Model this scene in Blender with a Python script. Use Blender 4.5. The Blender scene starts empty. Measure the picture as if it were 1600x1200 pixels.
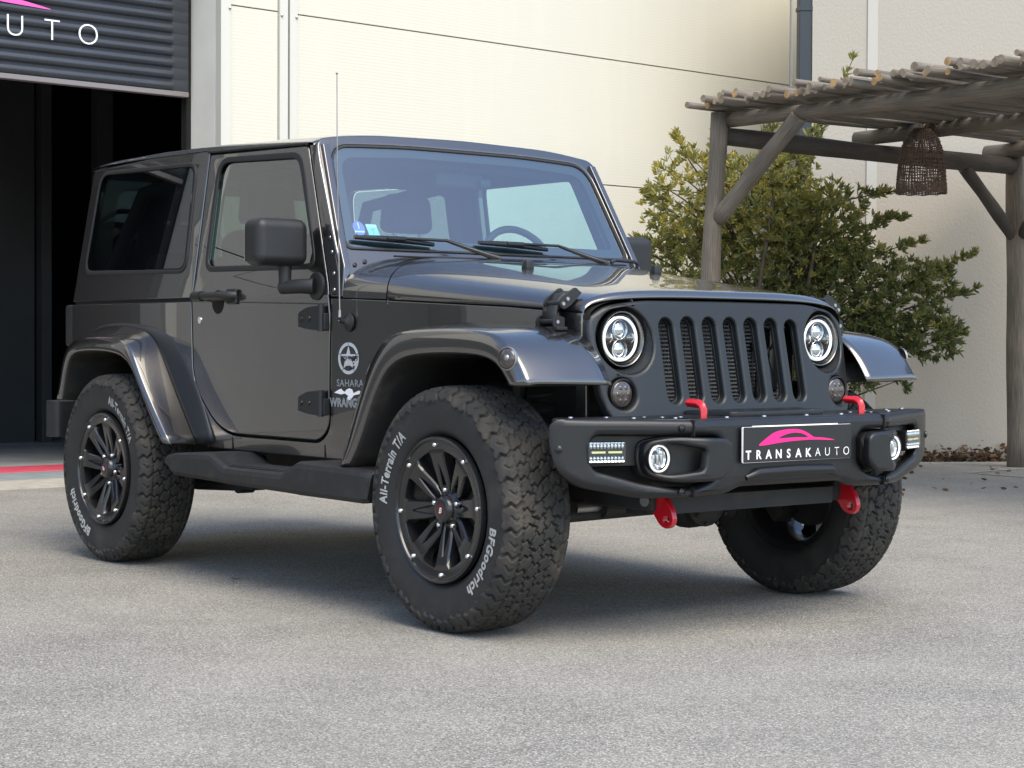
import bpy, bmesh, math, random
import numpy as np
from mathutils import Vector, Matrix
random.seed(7)
R = math.radians
C = bpy.context.scene.collection
sc = bpy.context.scene

# ------------------------------------------------------------------ camera
cam = bpy.data.cameras.new('camera')
cam.sensor_width = 36.0
cam.lens = 36.0 * 2883.22 / 1600.0
cam.clip_start = 0.1
cam.clip_end = 3000
camo = bpy.data.objects.new('camera', cam)
C.objects.link(camo)
YAW, PIT, ROL = 2.47148804, -0.0216390, 0.0046054
Fv = Vector((math.cos(YAW)*math.cos(PIT), math.sin(YAW)*math.cos(PIT), math.sin(PIT)))
Rv = Fv.cross(Vector((0, 0, 1))).normalized()
Uv = Rv.cross(Fv)
R2 = Rv*math.cos(ROL) + Uv*math.sin(ROL)
U2 = -Rv*math.sin(ROL) + Uv*math.cos(ROL)
mw = Matrix((R2, U2, -Fv)).transposed().to_4x4()
mw.translation = Vector((4.80479514, -4.44453078, 0.934485304))
camo.matrix_world = mw
sc.camera = camo

# ------------------------------------------------------------------ light
SUN_EL, SUN_AZ = 57.0, -9.0      # azimuth measured from +X counter-clockwise
world = bpy.data.worlds.new('World')
sc.world = world
world.use_nodes = True
wn = world.node_tree
bg = wn.nodes['Background']
sky = wn.nodes.new('ShaderNodeTexSky')
sky.sky_type = 'NISHITA'
sky.sun_disc = False
sky.sun_elevation = R(SUN_EL)
sky.sun_rotation = R(90 - SUN_AZ)
sky.air_density = 1.0
sky.dust_density = 1.2
sky.ozone_density = 1.0
wn.links.new(sky.outputs[0], bg.inputs[0])
bg.inputs[1].default_value = 0.15
sun = bpy.data.lights.new('sun', 'SUN')
sun.energy = 1.8
sun.angle = R(46)
sun.color = (1.0, 0.90, 0.69)
suno = bpy.data.objects.new('sun', sun)
C.objects.link(suno)
sd = Vector((math.cos(R(SUN_EL))*math.cos(R(SUN_AZ)), math.cos(R(SUN_EL))*math.sin(R(SUN_AZ)), math.sin(R(SUN_EL))))
suno.rotation_euler = sd.to_track_quat('Z', 'Y').to_euler()
suno.location = (0, 0, 20)
sc.view_settings.view_transform = 'Standard'
sc.view_settings.look = 'None'
sc.view_settings.exposure = 1.22
sc.view_settings.gamma = 1.0
sc.render.engine = 'CYCLES'

# ------------------------------------------------------------------ materials
MATS = {}
def P(name, col, rough=0.5, metal=0.0, coat=0.0, coat_rough=0.03, spec=0.5, emit=None, estr=0, noise=0.0, nscale=8.0,
      bump=0.0, bscale=200.0, rnoise=0.0, dirt=None, dscale=3.0, damt=0.3):
    m = bpy.data.materials.new(name)
    m.use_nodes = True
    nt = m.node_tree
    b = nt.nodes['Principled BSDF']
    b.inputs['Base Color'].default_value = (*col, 1)
    b.inputs['Roughness'].default_value = rough
    b.inputs['Metallic'].default_value = metal
    b.inputs['Specular IOR Level'].default_value = spec
    b.inputs['Coat Weight'].default_value = coat
    b.inputs['Coat Roughness'].default_value = coat_rough
    if emit:
        b.inputs['Emission Color'].default_value = (*emit, 1)
        b.inputs['Emission Strength'].default_value = estr
    tc = nt.nodes.new('ShaderNodeTexCoord')
    src = None
    if noise or dirt:
        n = nt.nodes.new('ShaderNodeTexNoise')
        n.inputs['Scale'].default_value = nscale
        n.inputs['Detail'].default_value = 6
        nt.links.new(tc.outputs['Object'], n.inputs['Vector'])
        mr = nt.nodes.new('ShaderNodeMapRange')
        mr.inputs['From Min'].default_value = 0.3
        mr.inputs['From Max'].default_value = 0.7
        mr.inputs['To Min'].default_value = 1 - noise
        mr.inputs['To Max'].default_value = 1 + noise
        nt.links.new(n.outputs['Fac'], mr.inputs['Value'])
        mx = nt.nodes.new('ShaderNodeMix')
        mx.data_type = 'RGBA'; mx.blend_type = 'MULTIPLY'
        mx.inputs['Factor'].default_value = 1
        mx.inputs['A'].default_value = (*col, 1)
        nt.links.new(mr.outputs[0], mx.inputs['B'])
        src = mx.outputs['Result']
        if dirt:
            n2 = nt.nodes.new('ShaderNodeTexNoise')
            n2.inputs['Scale'].default_value = dscale
            n2.inputs['Detail'].default_value = 8
            n2.inputs['Roughness'].default_value = 0.65
            nt.links.new(tc.outputs['Object'], n2.inputs['Vector'])
            m2 = nt.nodes.new('ShaderNodeMapRange')
            m2.inputs['From Min'].default_value = 0.5
            m2.inputs['From Max'].default_value = 0.75
            m2.inputs['To Max'].default_value = damt
            nt.links.new(n2.outputs['Fac'], m2.inputs['Value'])
            x2 = nt.nodes.new('ShaderNodeMix')
            x2.data_type = 'RGBA'
            nt.links.new(m2.outputs[0], x2.inputs['Factor'])
            nt.links.new(src, x2.inputs['A'])
            x2.inputs['B'].default_value = (*dirt, 1)
            src = x2.outputs['Result']
        nt.links.new(src, b.inputs['Base Color'])
    if rnoise:
        n3 = nt.nodes.new('ShaderNodeTexNoise')
        n3.inputs['Scale'].default_value = 5
        n3.inputs['Detail'].default_value = 5
        nt.links.new(tc.outputs['Object'], n3.inputs['Vector'])
        m3 = nt.nodes.new('ShaderNodeMapRange')
        m3.inputs['To Min'].default_value = max(0.0, rough - rnoise)
        m3.inputs['To Max'].default_value = rough + rnoise
        nt.links.new(n3.outputs['Fac'], m3.inputs['Value'])
        nt.links.new(m3.outputs[0], b.inputs['Roughness'])
    if bump:
        n4 = nt.nodes.new('ShaderNodeTexNoise')
        n4.inputs['Scale'].default_value = bscale
        n4.inputs['Detail'].default_value = 3
        nt.links.new(tc.outputs['Object'], n4.inputs['Vector'])
        bp = nt.nodes.new('ShaderNodeBump')
        bp.inputs['Strength'].default_value = bump
        bp.inputs['Distance'].default_value = 0.002
        nt.links.new(n4.outputs['Fac'], bp.inputs['Height'])
        nt.links.new(bp.outputs[0], b.inputs['Normal'])
    MATS[name] = m
    return m

def glass_mat(name, tint, base=0.06, refl=0.9):
    m = bpy.data.materials.new(name); m.use_nodes = True
    nt = m.node_tree; nt.nodes.clear()
    out = nt.nodes.new('ShaderNodeOutputMaterial')
    tr = nt.nodes.new('ShaderNodeBsdfTransparent'); tr.inputs[0].default_value = (*tint, 1)
    gl = nt.nodes.new('ShaderNodeBsdfGlossy'); gl.inputs['Roughness'].default_value = 0.0
    gl.inputs[0].default_value = (1, 1, 1, 1)
    lw = nt.nodes.new('ShaderNodeLayerWeight'); lw.inputs[0].default_value = 0.5
    pw = nt.nodes.new('ShaderNodeMath'); pw.operation = 'POWER'; pw.inputs[1].default_value = 4.0
    mr = nt.nodes.new('ShaderNodeMapRange'); mr.inputs['To Min'].default_value = base; mr.inputs['To Max'].default_value = refl
    mx = nt.nodes.new('ShaderNodeMixShader')
    L = nt.links.new
    L(lw.outputs['Facing'], pw.inputs[0]); L(pw.outputs[0], mr.inputs['Value']); L(mr.outputs[0], mx.inputs[0])
    L(tr.outputs[0], mx.inputs[1]); L(gl.outputs[0], mx.inputs[2]); L(mx.outputs[0], out.inputs[0])
    MATS[name] = m
    return m

P('paint', (0.108, 0.104, 0.103), 0.27, 0.92, 1.0, 0.012)
MATS['paint'].node_tree.nodes['Principled BSDF'].inputs['Coat IOR'].default_value = 1.7
def flakes(m, sc_=1500):
    nt = m.node_tree; b = nt.nodes['Principled BSDF']
    tc = nt.nodes.new('ShaderNodeTexCoord'); v = nt.nodes.new('ShaderNodeTexVoronoi'); v.inputs['Scale'].default_value = sc_
    nt.links.new(tc.outputs['Object'], v.inputs['Vector'])
    bp = nt.nodes.new('ShaderNodeBump'); bp.inputs['Strength'].default_value = 0.05; bp.inputs['Distance'].default_value = 0.0004
    nt.links.new(v.outputs['Distance'], bp.inputs['Height']); nt.links.new(bp.outputs[0], b.inputs['Normal'])
flakes(MATS['paint'])
P('satin_grey', (0.022, 0.025, 0.028), 0.42, 0.35, rnoise=0.05, bump=0.05, bscale=500)
P('bumper_black', (0.007, 0.0075, 0.0085), 0.38, 0.0, bump=0.2, bscale=420, rnoise=0.08, spec=0.5, noise=0.1, nscale=4)
P('plastic', (0.011, 0.0115, 0.012), 0.5, bump=0.2, bscale=600, noise=0.15, nscale=10)
P('plastic_dirty', (0.013, 0.0135, 0.015), 0.55, noise=0.2, nscale=6, dirt=(0.10, 0.085, 0.07), dscale=16, damt=0.25)
P('liner', (0.018, 0.017, 0.016), 0.85, noise=0.3, nscale=5, dirt=(0.10, 0.085, 0.07), dscale=5, damt=0.5)
P('under', (0.018, 0.018, 0.018), 0.7, noise=0.3, nscale=6, dirt=(0.07, 0.05, 0.035), dscale=8, damt=0.5)
P('gap', (0.004, 0.004, 0.004), 0.9)
P('rubber_seal', (0.012, 0.012, 0.012), 0.6)
P('tyre_rubber', (0.023, 0.0215, 0.0195), 0.78, noise=0.25, nscale=20, bump=0.15, bscale=300, dirt=(0.14, 0.115, 0.085), dscale=7, damt=0.5)
P('sidewall_rubber', (0.017, 0.017, 0.018), 0.55, noise=0.1, nscale=20, dirt=(0.09, 0.08, 0.065), dscale=5, damt=0.35)
P('tyre_letter', (0.42, 0.42, 0.40), 0.7, noise=0.15, nscale=60, dirt=(0.25, 0.23, 0.2), dscale=30, damt=0.5)
P('rim_black', (0.012, 0.012, 0.013), 0.26, 0.0, 0.4, 0.15, rnoise=0.06)
P('rim_inner', (0.03, 0.034, 0.045), 0.3, 0.6)
P('chrome', (0.8, 0.8, 0.8), 0.12, 1.0)
P('steel', (0.35, 0.34, 0.33), 0.4, 1.0, noise=0.2)
P('lamp_bezel', (0.22, 0.22, 0.22), 0.3, 1.0)
P('bolt_steel', (0.42, 0.42, 0.42), 0.35, 1.0)
P('red_paint', (0.50, 0.005, 0.014), 0.35, 0.0, 0.6, 0.1, noise=0.1)
P('plate_black', (0.012, 0.012, 0.013), 0.5, noise=0.1, nscale=30)
P('white_plastic', (0.75, 0.75, 0.75), 0.4)
P('white_vinyl', (0.78, 0.78, 0.78), 0.45)
P('grey_decal', (0.42, 0.44, 0.46), 0.45)
P('dark_decal', (0.03, 0.03, 0.03), 0.45)
P('pink', (0.83, 0.012, 0.21), 0.45)
P('pink_shutter', (0.85, 0.10, 0.42), 0.4)
P('lamp_black', (0.01, 0.01, 0.01), 0.25)
P('halo', (0.75, 0.75, 0.73), 0.3, emit=(1, 0.99, 0.95), estr=0.3)
P('reflector', (0.75, 0.76, 0.78), 0.16, 1.0)
P('led_yellow', (0.7, 0.72, 0.35), 0.4)
P('smoke_lens', (0.05, 0.04, 0.036), 0.22, 0.0, 0.8, 0.08, noise=0.4, nscale=60)
P('radiator', (0.13, 0.13, 0.135), 0.5, 0.3)
P('seat', (0.02, 0.021, 0.024), 0.75, bump=0.2, bscale=300)
P('dash', (0.03, 0.031, 0.033), 0.6)
P('sticker_purple', (0.25, 0.2, 0.62), 0.5)
P('sticker_green', (0.35, 0.68, 0.6), 0.5)
P('mirror_glass', (0.9, 0.9, 0.9), 0.02, 1.0)
P('cap_red', (0.07, 0.010, 0.009), 0.2)
glass_mat('glass_windshield', (0.62, 0.86, 0.88), 0.21, 0.95)
glass_mat('glass_door', (0.22, 0.33, 0.28), 0.20, 0.95)
glass_mat('glass_door_far_lit', (0.74, 0.88, 0.82), 0.08, 0.95)  # same glass as the near door, with brightness put into a paler tint
glass_mat('glass_dark', (0.26, 0.32, 0.31), 0.18, 0.95)
glass_mat('glass_lamp', (0.95, 0.97, 0.97), 0.05, 0.9)

# ------------------------------------------------------------------ helpers
def link(me, name, mat=None, parent=None, label=None):
    o = bpy.data.objects.new(name, me)
    C.objects.link(o)
    if mat is not None:
        for m_ in (mat if isinstance(mat, (list, tuple)) else [mat]):
            me.materials.append(MATS[m_] if isinstance(m_, str) else m_)
    if parent is not None:
        o.parent = parent
        if parent.parent is None and parent.type == 'EMPTY':
            o.location = -parent.location
    if label: o['label'] = label
    return o

def thing(name, label, cat, loc=(0, 0, 0), group=None):
    o = bpy.data.objects.new(name, None); C.objects.link(o)
    o.empty_display_size = 0.2
    o.location = loc; o['label'] = label; o['category'] = cat
    if group: o['group'] = group
    return o

def tag(o, label, cat, group=None, kind=None):
    if label: o['label'] = label
    if cat: o['category'] = cat
    if group: o['group'] = group
    if kind: o['kind'] = kind
    return o

def sharpen(bm, ang=32):
    th = math.cos(R(ang))
    for f in bm.faces: f.smooth = True
    for e in bm.edges:
        if len(e.link_faces) == 2:
            if e.link_faces[0].normal.dot(e.link_faces[1].normal) < th: e.smooth = False

def wn_mod(o):
    m = o.modifiers.new('wn', 'WEIGHTED_NORMAL'); m.keep_sharp = True; m.weight = 80
    return o

class B:
    def __init__(s): s.bm = bmesh.new(); s.mi = 0
    def _merge(s, b2, mi=None):
        me = bpy.data.meshes.new('t'); b2.to_mesh(me); b2.free()
        n = len(s.bm.faces)
        s.bm.from_mesh(me); bpy.data.meshes.remove(me)
        s.bm.faces.ensure_lookup_table()
        if mi is not None:
            for f in s.bm.faces[n:]: f.material_index = mi
        return s
    def box(s, c, size, bev=0.0, seg=2, rot=None, mi=None, top=1.0, topy=None):
        b = bmesh.new()
        bmesh.ops.create_cube(b, size=1)
        for v in b.verts:
            k = 1.0; k2 = 1.0
            if v.co.z > 0: k = top; k2 = topy if topy is not None else top
            v.co = Vector((v.co.x*size[0]*k, v.co.y*size[1]*k2, v.co.z*size[2]))
        if bev:
            bmesh.ops.bevel(b, geom=b.edges[:], offset=bev, segments=seg, profile=0.5, affect='EDGES', clamp_overlap=True)
        M_ = Matrix.Translation(c) @ (rot.to_4x4() if rot is not None else Matrix.Identity(4))
        bmesh.ops.transform(b, matrix=M_, verts=b.verts[:])
        return s._merge(b, mi)
    def tube(s, pts, r, seg=12, mi=None, caps=True, closed=False):
        pts = [Vector(p) for p in pts]
        rs = r if isinstance(r, (list, tuple)) else [r]*len(pts)
        b = bmesh.new(); rings = []
        n = len(pts); up = None
        for i, p in enumerate(pts):
            if closed: d = pts[(i+1) % n] - pts[i-1]
            elif i == 0: d = pts[1]-pts[0]
            elif i == n-1: d = pts[-1]-pts[-2]
            else: d = (pts[i+1]-p).normalized() + (p-pts[i-1]).normalized()
            d.normalize()
            if up is None:
                a = Vector((0, 0, 1)) if abs(d.z) < 0.9 else Vector((1, 0, 0))
                up = (a - d*a.dot(d)).normalized()
            else:
                up = (up - d*up.dot(d)).normalized()
            w = d.cross(up)
            rings.append([b.verts.new(p + (up*math.cos(2*math.pi*k/seg) + w*math.sin(2*math.pi*k/seg))*rs[i]) for k in range(seg)])
        m = n if closed else n-1
        for i in range(m):
            a_, c_ = rings[i], rings[(i+1) % n]
            for k in range(seg):
                b.faces.new((a_[k], a_[(k+1) % seg], c_[(k+1) % seg], c_[k]))
        if caps and not closed:
            b.faces.new(rings[0][::-1]); b.faces.new(rings[-1])
        bmesh.ops.recalc_face_normals(b, faces=b.faces[:])
        return s._merge(b, mi)
    def lathe(s, prof, origin=(0, 0, 0), axis=(0, -1, 0), seg=48, mi=None, a0=0, a1=360, closed=False):
        # prof: (h along axis, r)
        ax = Vector(axis).normalized(); o = Vector(origin)
        t = Vector((0, 0, 1)) if abs(ax.z) < 0.9 else Vector((1, 0, 0))
        u = (t - ax*t.dot(ax)).normalized(); w = ax.cross(u)
        b = bmesh.new(); rings = []
        full = abs(a1-a0-360) < 1e-6
        N = seg if full else seg+1
        for k in range(N):
            a = R(a0 + (a1-a0)*k/seg)
            d = u*math.cos(a) + w*math.sin(a)
            rings.append([b.verts.new(o + ax*h + d*r) for h, r in prof])
        for k in range(seg):
            A_, B_ = rings[k], rings[(k+1) % N]
            for i in range(len(prof) - (0 if closed else 1)):
                j = (i+1) % len(prof)
                b.faces.new((A_[i], A_[j], B_[j], B_[i]))
        bmesh.ops.remove_doubles(b, verts=b.verts[:], dist=1e-6)
        bmesh.ops.recalc_face_normals(b, faces=b.faces[:])
        return s._merge(b, mi)
    def sphere(s, c, r, sx=1, sy=1, sz=1, seg=16, mi=None):
        b = bmesh.new()
        bmesh.ops.create_uvsphere(b, u_segments=seg, v_segments=max(6, seg//2), radius=r)
        bmesh.ops.transform(b, matrix=Matrix.Translation(c) @ Matrix.Diagonal((sx, sy, sz, 1)), verts=b.verts[:])
        return s._merge(b, mi)
    def grid(s, rows, mi=None, closed_u=False):
        b = bmesh.new()
        V = [[b.verts.new(p) for p in r] for r in rows]
        for i in range(len(V)-1):
            for j in range(len(V[0])-1):
                b.faces.new((V[i][j], V[i][j+1], V[i+1][j+1], V[i+1][j]))
            if closed_u:
                b.faces.new((V[i][-1], V[i][0], V[i+1][0], V[i+1][-1]))
        bmesh.ops.recalc_face_normals(b, faces=b.faces[:])
        return s._merge(b, mi)
    def prism(s, poly, f, h0, h1, mi=None, bev=0):
        # poly of (u,v); f(u,v,w) -> xyz
        b = bmesh.new()
        a = [b.verts.new(f(u, v, h0)) for u, v in poly]
        c = [b.verts.new(f(u, v, h1)) for u, v in poly]
        n = len(poly)
        for i in range(n): b.faces.new((a[i], a[(i+1) % n], c[(i+1) % n], c[i]))
        b.faces.new(a[::-1]); b.faces.new(c)
        bmesh.ops.recalc_face_normals(b, faces=b.faces[:])
        if bev:
            bmesh.ops.bevel(b, geom=b.edges[:], offset=bev, segments=2, profile=0.5, affect='EDGES', clamp_overlap=True)
        return s._merge(b, mi)
    def obj(s, name, mat, parent=None, ang=32, label=None, wn=True, split=False):
        sharpen(s.bm, ang)
        if split:
            s.bm.verts.index_update(); s.bm.faces.index_update(); s.bm.faces.ensure_lookup_table()
            seen = set(); comps = []
            for f in s.bm.faces:
                if f.index in seen: continue
                st_ = [f]; seen.add(f.index); cp = []
                while st_:
                    g = st_.pop(); cp.append(g)
                    for e in g.edges:
                        for h in e.link_faces:
                            if h.index not in seen: seen.add(h.index); st_.append(h)
                comps.append(cp)
            res = []
            for cp in comps:
                nb = bmesh.new(); vm = {}
                for f in cp:
                    q = []
                    for v in f.verts:
                        if v.index not in vm: vm[v.index] = nb.verts.new(v.co)
                        q.append(vm[v.index])
                    nf = nb.faces.new(q); nf.smooth = True; nf.material_index = f.material_index
                nb.normal_update(); sharpen(nb, ang)
                me = bpy.data.meshes.new(name); nb.to_mesh(me); nb.free()
                res.append(wn_mod(link(me, name, mat, parent, label)))
            s.bm.free()
            return res[0]
        me = bpy.data.meshes.new(name); s.bm.to_mesh(me); s.bm.free()
        o = link(me, name, mat, parent, label)
        if wn: wn_mod(o)
        return o

def rnd(pts, r=0.0, n=6):
    """round polygon corners; pts (u,v) or (u,v,r)"""
    out = []
    N = len(pts)
    for i in range(N):
        p = pts[i]; rr = p[2] if len(p) > 2 else r
        P0 = Vector(pts[i-1][:2]); P1 = Vector(p[:2]); P2 = Vector(pts[(i+1) % N][:2])
        if rr <= 0: out.append(tuple(P1)); continue
        d0 = P0-P1; d1 = P2-P1
        l = min(rr, d0.length*0.49, d1.length*0.49)
        A = P1 + d0.normalized()*l; D = P1 + d1.normalized()*l
        for k in range(n+1):
            t = k/n
            q = A*(1-t)**2 + P1*2*t*(1-t) + D*t*t
            out.append(tuple(q))
    return out

def curve_mesh(loops, thick=0.0, bev=0.0, bres=2):
    cu = bpy.data.curves.new('c', 'CURVE'); cu.dimensions = '2D'; cu.fill_mode = 'BOTH' if thick else 'BOTH'
    for lp in loops:
        sp = cu.splines.new('POLY'); sp.points.add(len(lp)-1)
        for i, p in enumerate(lp): sp.points[i].co = (p[0], p[1], 0, 1)
        sp.use_cyclic_u = True
    cu.extrude = max(0, thick/2 - bev)
    cu.bevel_depth = bev; cu.bevel_resolution = bres
    cu.offset = -bev
    o = bpy.data.objects.new('c', cu)
    me = bpy.data.meshes.new_from_object(o)
    bpy.data.objects.remove(o); bpy.data.curves.remove(cu)
    return me

def fill_mesh(loops, thick, bev, bres=3):
    """like curve_mesh but filled by constrained Delaunay; loops[0] is the outline"""
    from mathutils.geometry import delaunay_2d_cdt
    def ccw(L_):
        a = sum(L_[i-1][0]*L_[i][1]-L_[i][0]*L_[i-1][1] for i in range(len(L_)))
        return a > 0
    def off(L_, d):
        n = len(L_); out = []
        for i in range(n):
            p0, p1, p2 = Vector(L_[i-1]), Vector(L_[i]), Vector(L_[(i+1) % n])
            a = (p1-p0).normalized(); c = (p2-p1).normalized()
            t = (a+c).normalized(); k = max(0.5, t.dot(a))
            out.append(p1 + Vector((-t.y, t.x))*d/k)
        return out
    b = bmesh.new(); front = []; back = []
    for li, L_ in enumerate(loops):
        L_ = [p for i, p in enumerate(L_) if (Vector(p)-Vector(L_[i-1])).length > 1e-5]
        if ccw(L_) != (li == 0): L_ = L_[::-1]
        rings = []
        for k in range(bres+1):
            a = math.pi/2*k/bres
            rings.append([b.verts.new((q.x, q.y, thick/2 - bev*(1-math.sin(a)))) for q in off(L_, bev*(1-math.cos(a)))][:] if False else
                         [b.verts.new((q.x, q.y, thick/2 - bev + bev*math.sin(a))) for q in off(L_, bev*(1-math.cos(a)))])
        base = [b.verts.new((q[0], q[1], -thick/2)) for q in L_]
        rings = [base] + rings
        n = len(L_)
        for i in range(len(rings)-1):
            for k in range(n):
                b.faces.new((rings[i][k], rings[i][(k+1) % n], rings[i+1][(k+1) % n], rings[i+1][k]))
        front.append(rings[-1]); back.append(base)
    def inside(p, L_):
        r = False; n = len(L_)
        for i in range(n):
            x0, y0 = L_[i-1].co.x, L_[i-1].co.y; x1, y1 = L_[i].co.x, L_[i].co.y
            if (y0 > p[1]) != (y1 > p[1]) and p[0] < (x1-x0)*(p[1]-y0)/(y1-y0)+x0: r = not r
        return r
    for rs in (front, back):
        vs = [v for r in rs for v in r]; ed = []; o_ = 0
        for r in rs:
            n = len(r); ed += [(o_+i, o_+(i+1) % n) for i in range(n)]; o_ += n
        res = delaunay_2d_cdt([Vector((v.co.x, v.co.y)) for v in vs], ed, [], 0, 1e-7)
        ov = res[3]
        for f in res[2]:
            ids = [ov[i][0] if ov[i] else None for i in f]
            if None in ids: continue
            q = [vs[i] for i in ids]
            c = (sum(v.co.x for v in q)/3, sum(v.co.y for v in q)/3)
            if inside(c, rs[0]) and not any(inside(c, r) for r in rs[1:]):
                try: b.faces.new(q)
                except ValueError: pass
    bmesh.ops.recalc_face_normals(b, faces=b.faces[:])
    me = bpy.data.meshes.new('f'); b.to_mesh(me); b.free()
    return me

def shape(me, f, cu=(), cv=(), cw=0.0):
    b = bmesh.new(); b.from_mesh(me)
    bmesh.ops.remove_doubles(b, verts=b.verts[:], dist=1e-6)
    for x in cu:
        bmesh.ops.bisect_plane(b, geom=b.verts[:]+b.edges[:]+b.faces[:], plane_co=(x, 0, 0), plane_no=(1, 0, 0))
    for y in cv:
        bmesh.ops.bisect_plane(b, geom=b.verts[:]+b.edges[:]+b.faces[:], plane_co=(0, y, 0), plane_no=(0, 1, 0))
    for v in b.verts: v.co = Vector(f(v.co.x, v.co.y, v.co.z - cw))
    bmesh.ops.recalc_face_normals(b, faces=b.faces[:])
    return b

def panel(name, outline, holes, thick, bev, f, mat, parent=None, cu=(), cv=(), ang=32, label=None, wn=True, bres=2):
    """outer face at w=0, thickness going to w=-thick"""
    me = fill_mesh([outline]+list(holes), thick, bev, bres) if len(holes) > 3 else curve_mesh([outline]+list(holes), thick, bev, bres)
    b = shape(me, f, cu, cv, thick/2)
    bpy.data.meshes.remove(me)
    sharpen(b, ang)
    m2 = bpy.data.meshes.new(name); b.to_mesh(m2); b.free()
    o = link(m2, name, mat, parent, label)
    if wn: wn_mod(o)
    return o

def sheet(name, outline, f, mat, parent=None, cu=(), cv=(), holes=(), label=None):
    me = curve_mesh([outline]+list(holes), 0, 0)
    b = shape(me, f, cu, cv, 0)
    bpy.data.meshes.remove(me)
    for fc in b.faces: fc.smooth = True
    m2 = bpy.data.meshes.new(name); b.to_mesh(m2); b.free()
    return link(m2, name, mat, parent, label)

def text_bm(s, size, offset=0.0, extr=0.0, spacing=1.0, shear=0.0, align='CENTER'):
    cu = bpy.data.curves.new('t', 'FONT'); cu.body = s; cu.size = size; cu.offset = offset; cu.extrude = extr
    cu.space_character = spacing; cu.shear = shear; cu.align_x = align; cu.resolution_u = 4
    o = bpy.data.objects.new('t', cu)
    me = bpy.data.meshes.new_from_object(o)
    bpy.data.objects.remove(o); bpy.data.curves.remove(cu)
    b = bmesh.new(); b.from_mesh(me); bpy.data.meshes.remove(me)
    return b

def text(name, s, size, f, mat, parent, offset=0.0, extr=0.0006, spacing=1.0, shear=0.0, align='CENTER', xs=1.0, cuts=0, label=None):
    b = text_bm(s, size, offset, extr, spacing, shear, align)
    if cuts:
        xsn = [v.co.x for v in b.verts]; a, z = min(xsn), max(xsn)
        for k in range(1, cuts):
            bmesh.ops.bisect_plane(b, geom=b.verts[:]+b.edges[:]+b.faces[:], plane_co=(a+(z-a)*k/cuts, 0, 0), plane_no=(1, 0, 0))
    for v in b.verts: v.co = Vector(f(v.co.x*xs, v.co.y, v.co.z))
    me = bpy.data.meshes.new(name); b.to_mesh(me); b.free()
    return link(me, name, mat, parent, label)

def catmull(pts, n=6):
    out = []
    P_ = [Vector(p) for p in pts]
    for i in range(len(P_)-1):
        p0 = P_[max(i-1, 0)]; p1 = P_[i]; p2 = P_[i+1]; p3 = P_[min(i+2, len(P_)-1)]
        for k in range(n):
            t = k/n
            out.append(0.5*((2*p1) + (-p0+p2)*t + (2*p0-5*p1+4*p2-p3)*t*t + (-p0+3*p1-3*p2+p3)*t**3))
    out.append(P_[-1])
    return out

def lerp(a, b, t): return a+(b-a)*t
def interp(x, xs, ys): return float(np.interp(x, xs, ys))
# ================================================================== SETTING
WN = Vector((1, 0.0419, 0)).normalized()          # garage wall normal (towards the camera)
WD = Vector((-0.0419, 1, 0)).normalized()
W0 = Vector((-6.35 - 0.0419*-0.45 - 0.0, 0, 0))
W0 = Vector((-6.35 + 0.0419*0.45, 0, 0))
def wp(s, z, out=0.0):
    """point on the garage wall: s metres along (+y), z up, out metres towards the yard"""
    return W0 + WD*s + WN*out + Vector((0, 0, z))

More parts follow.
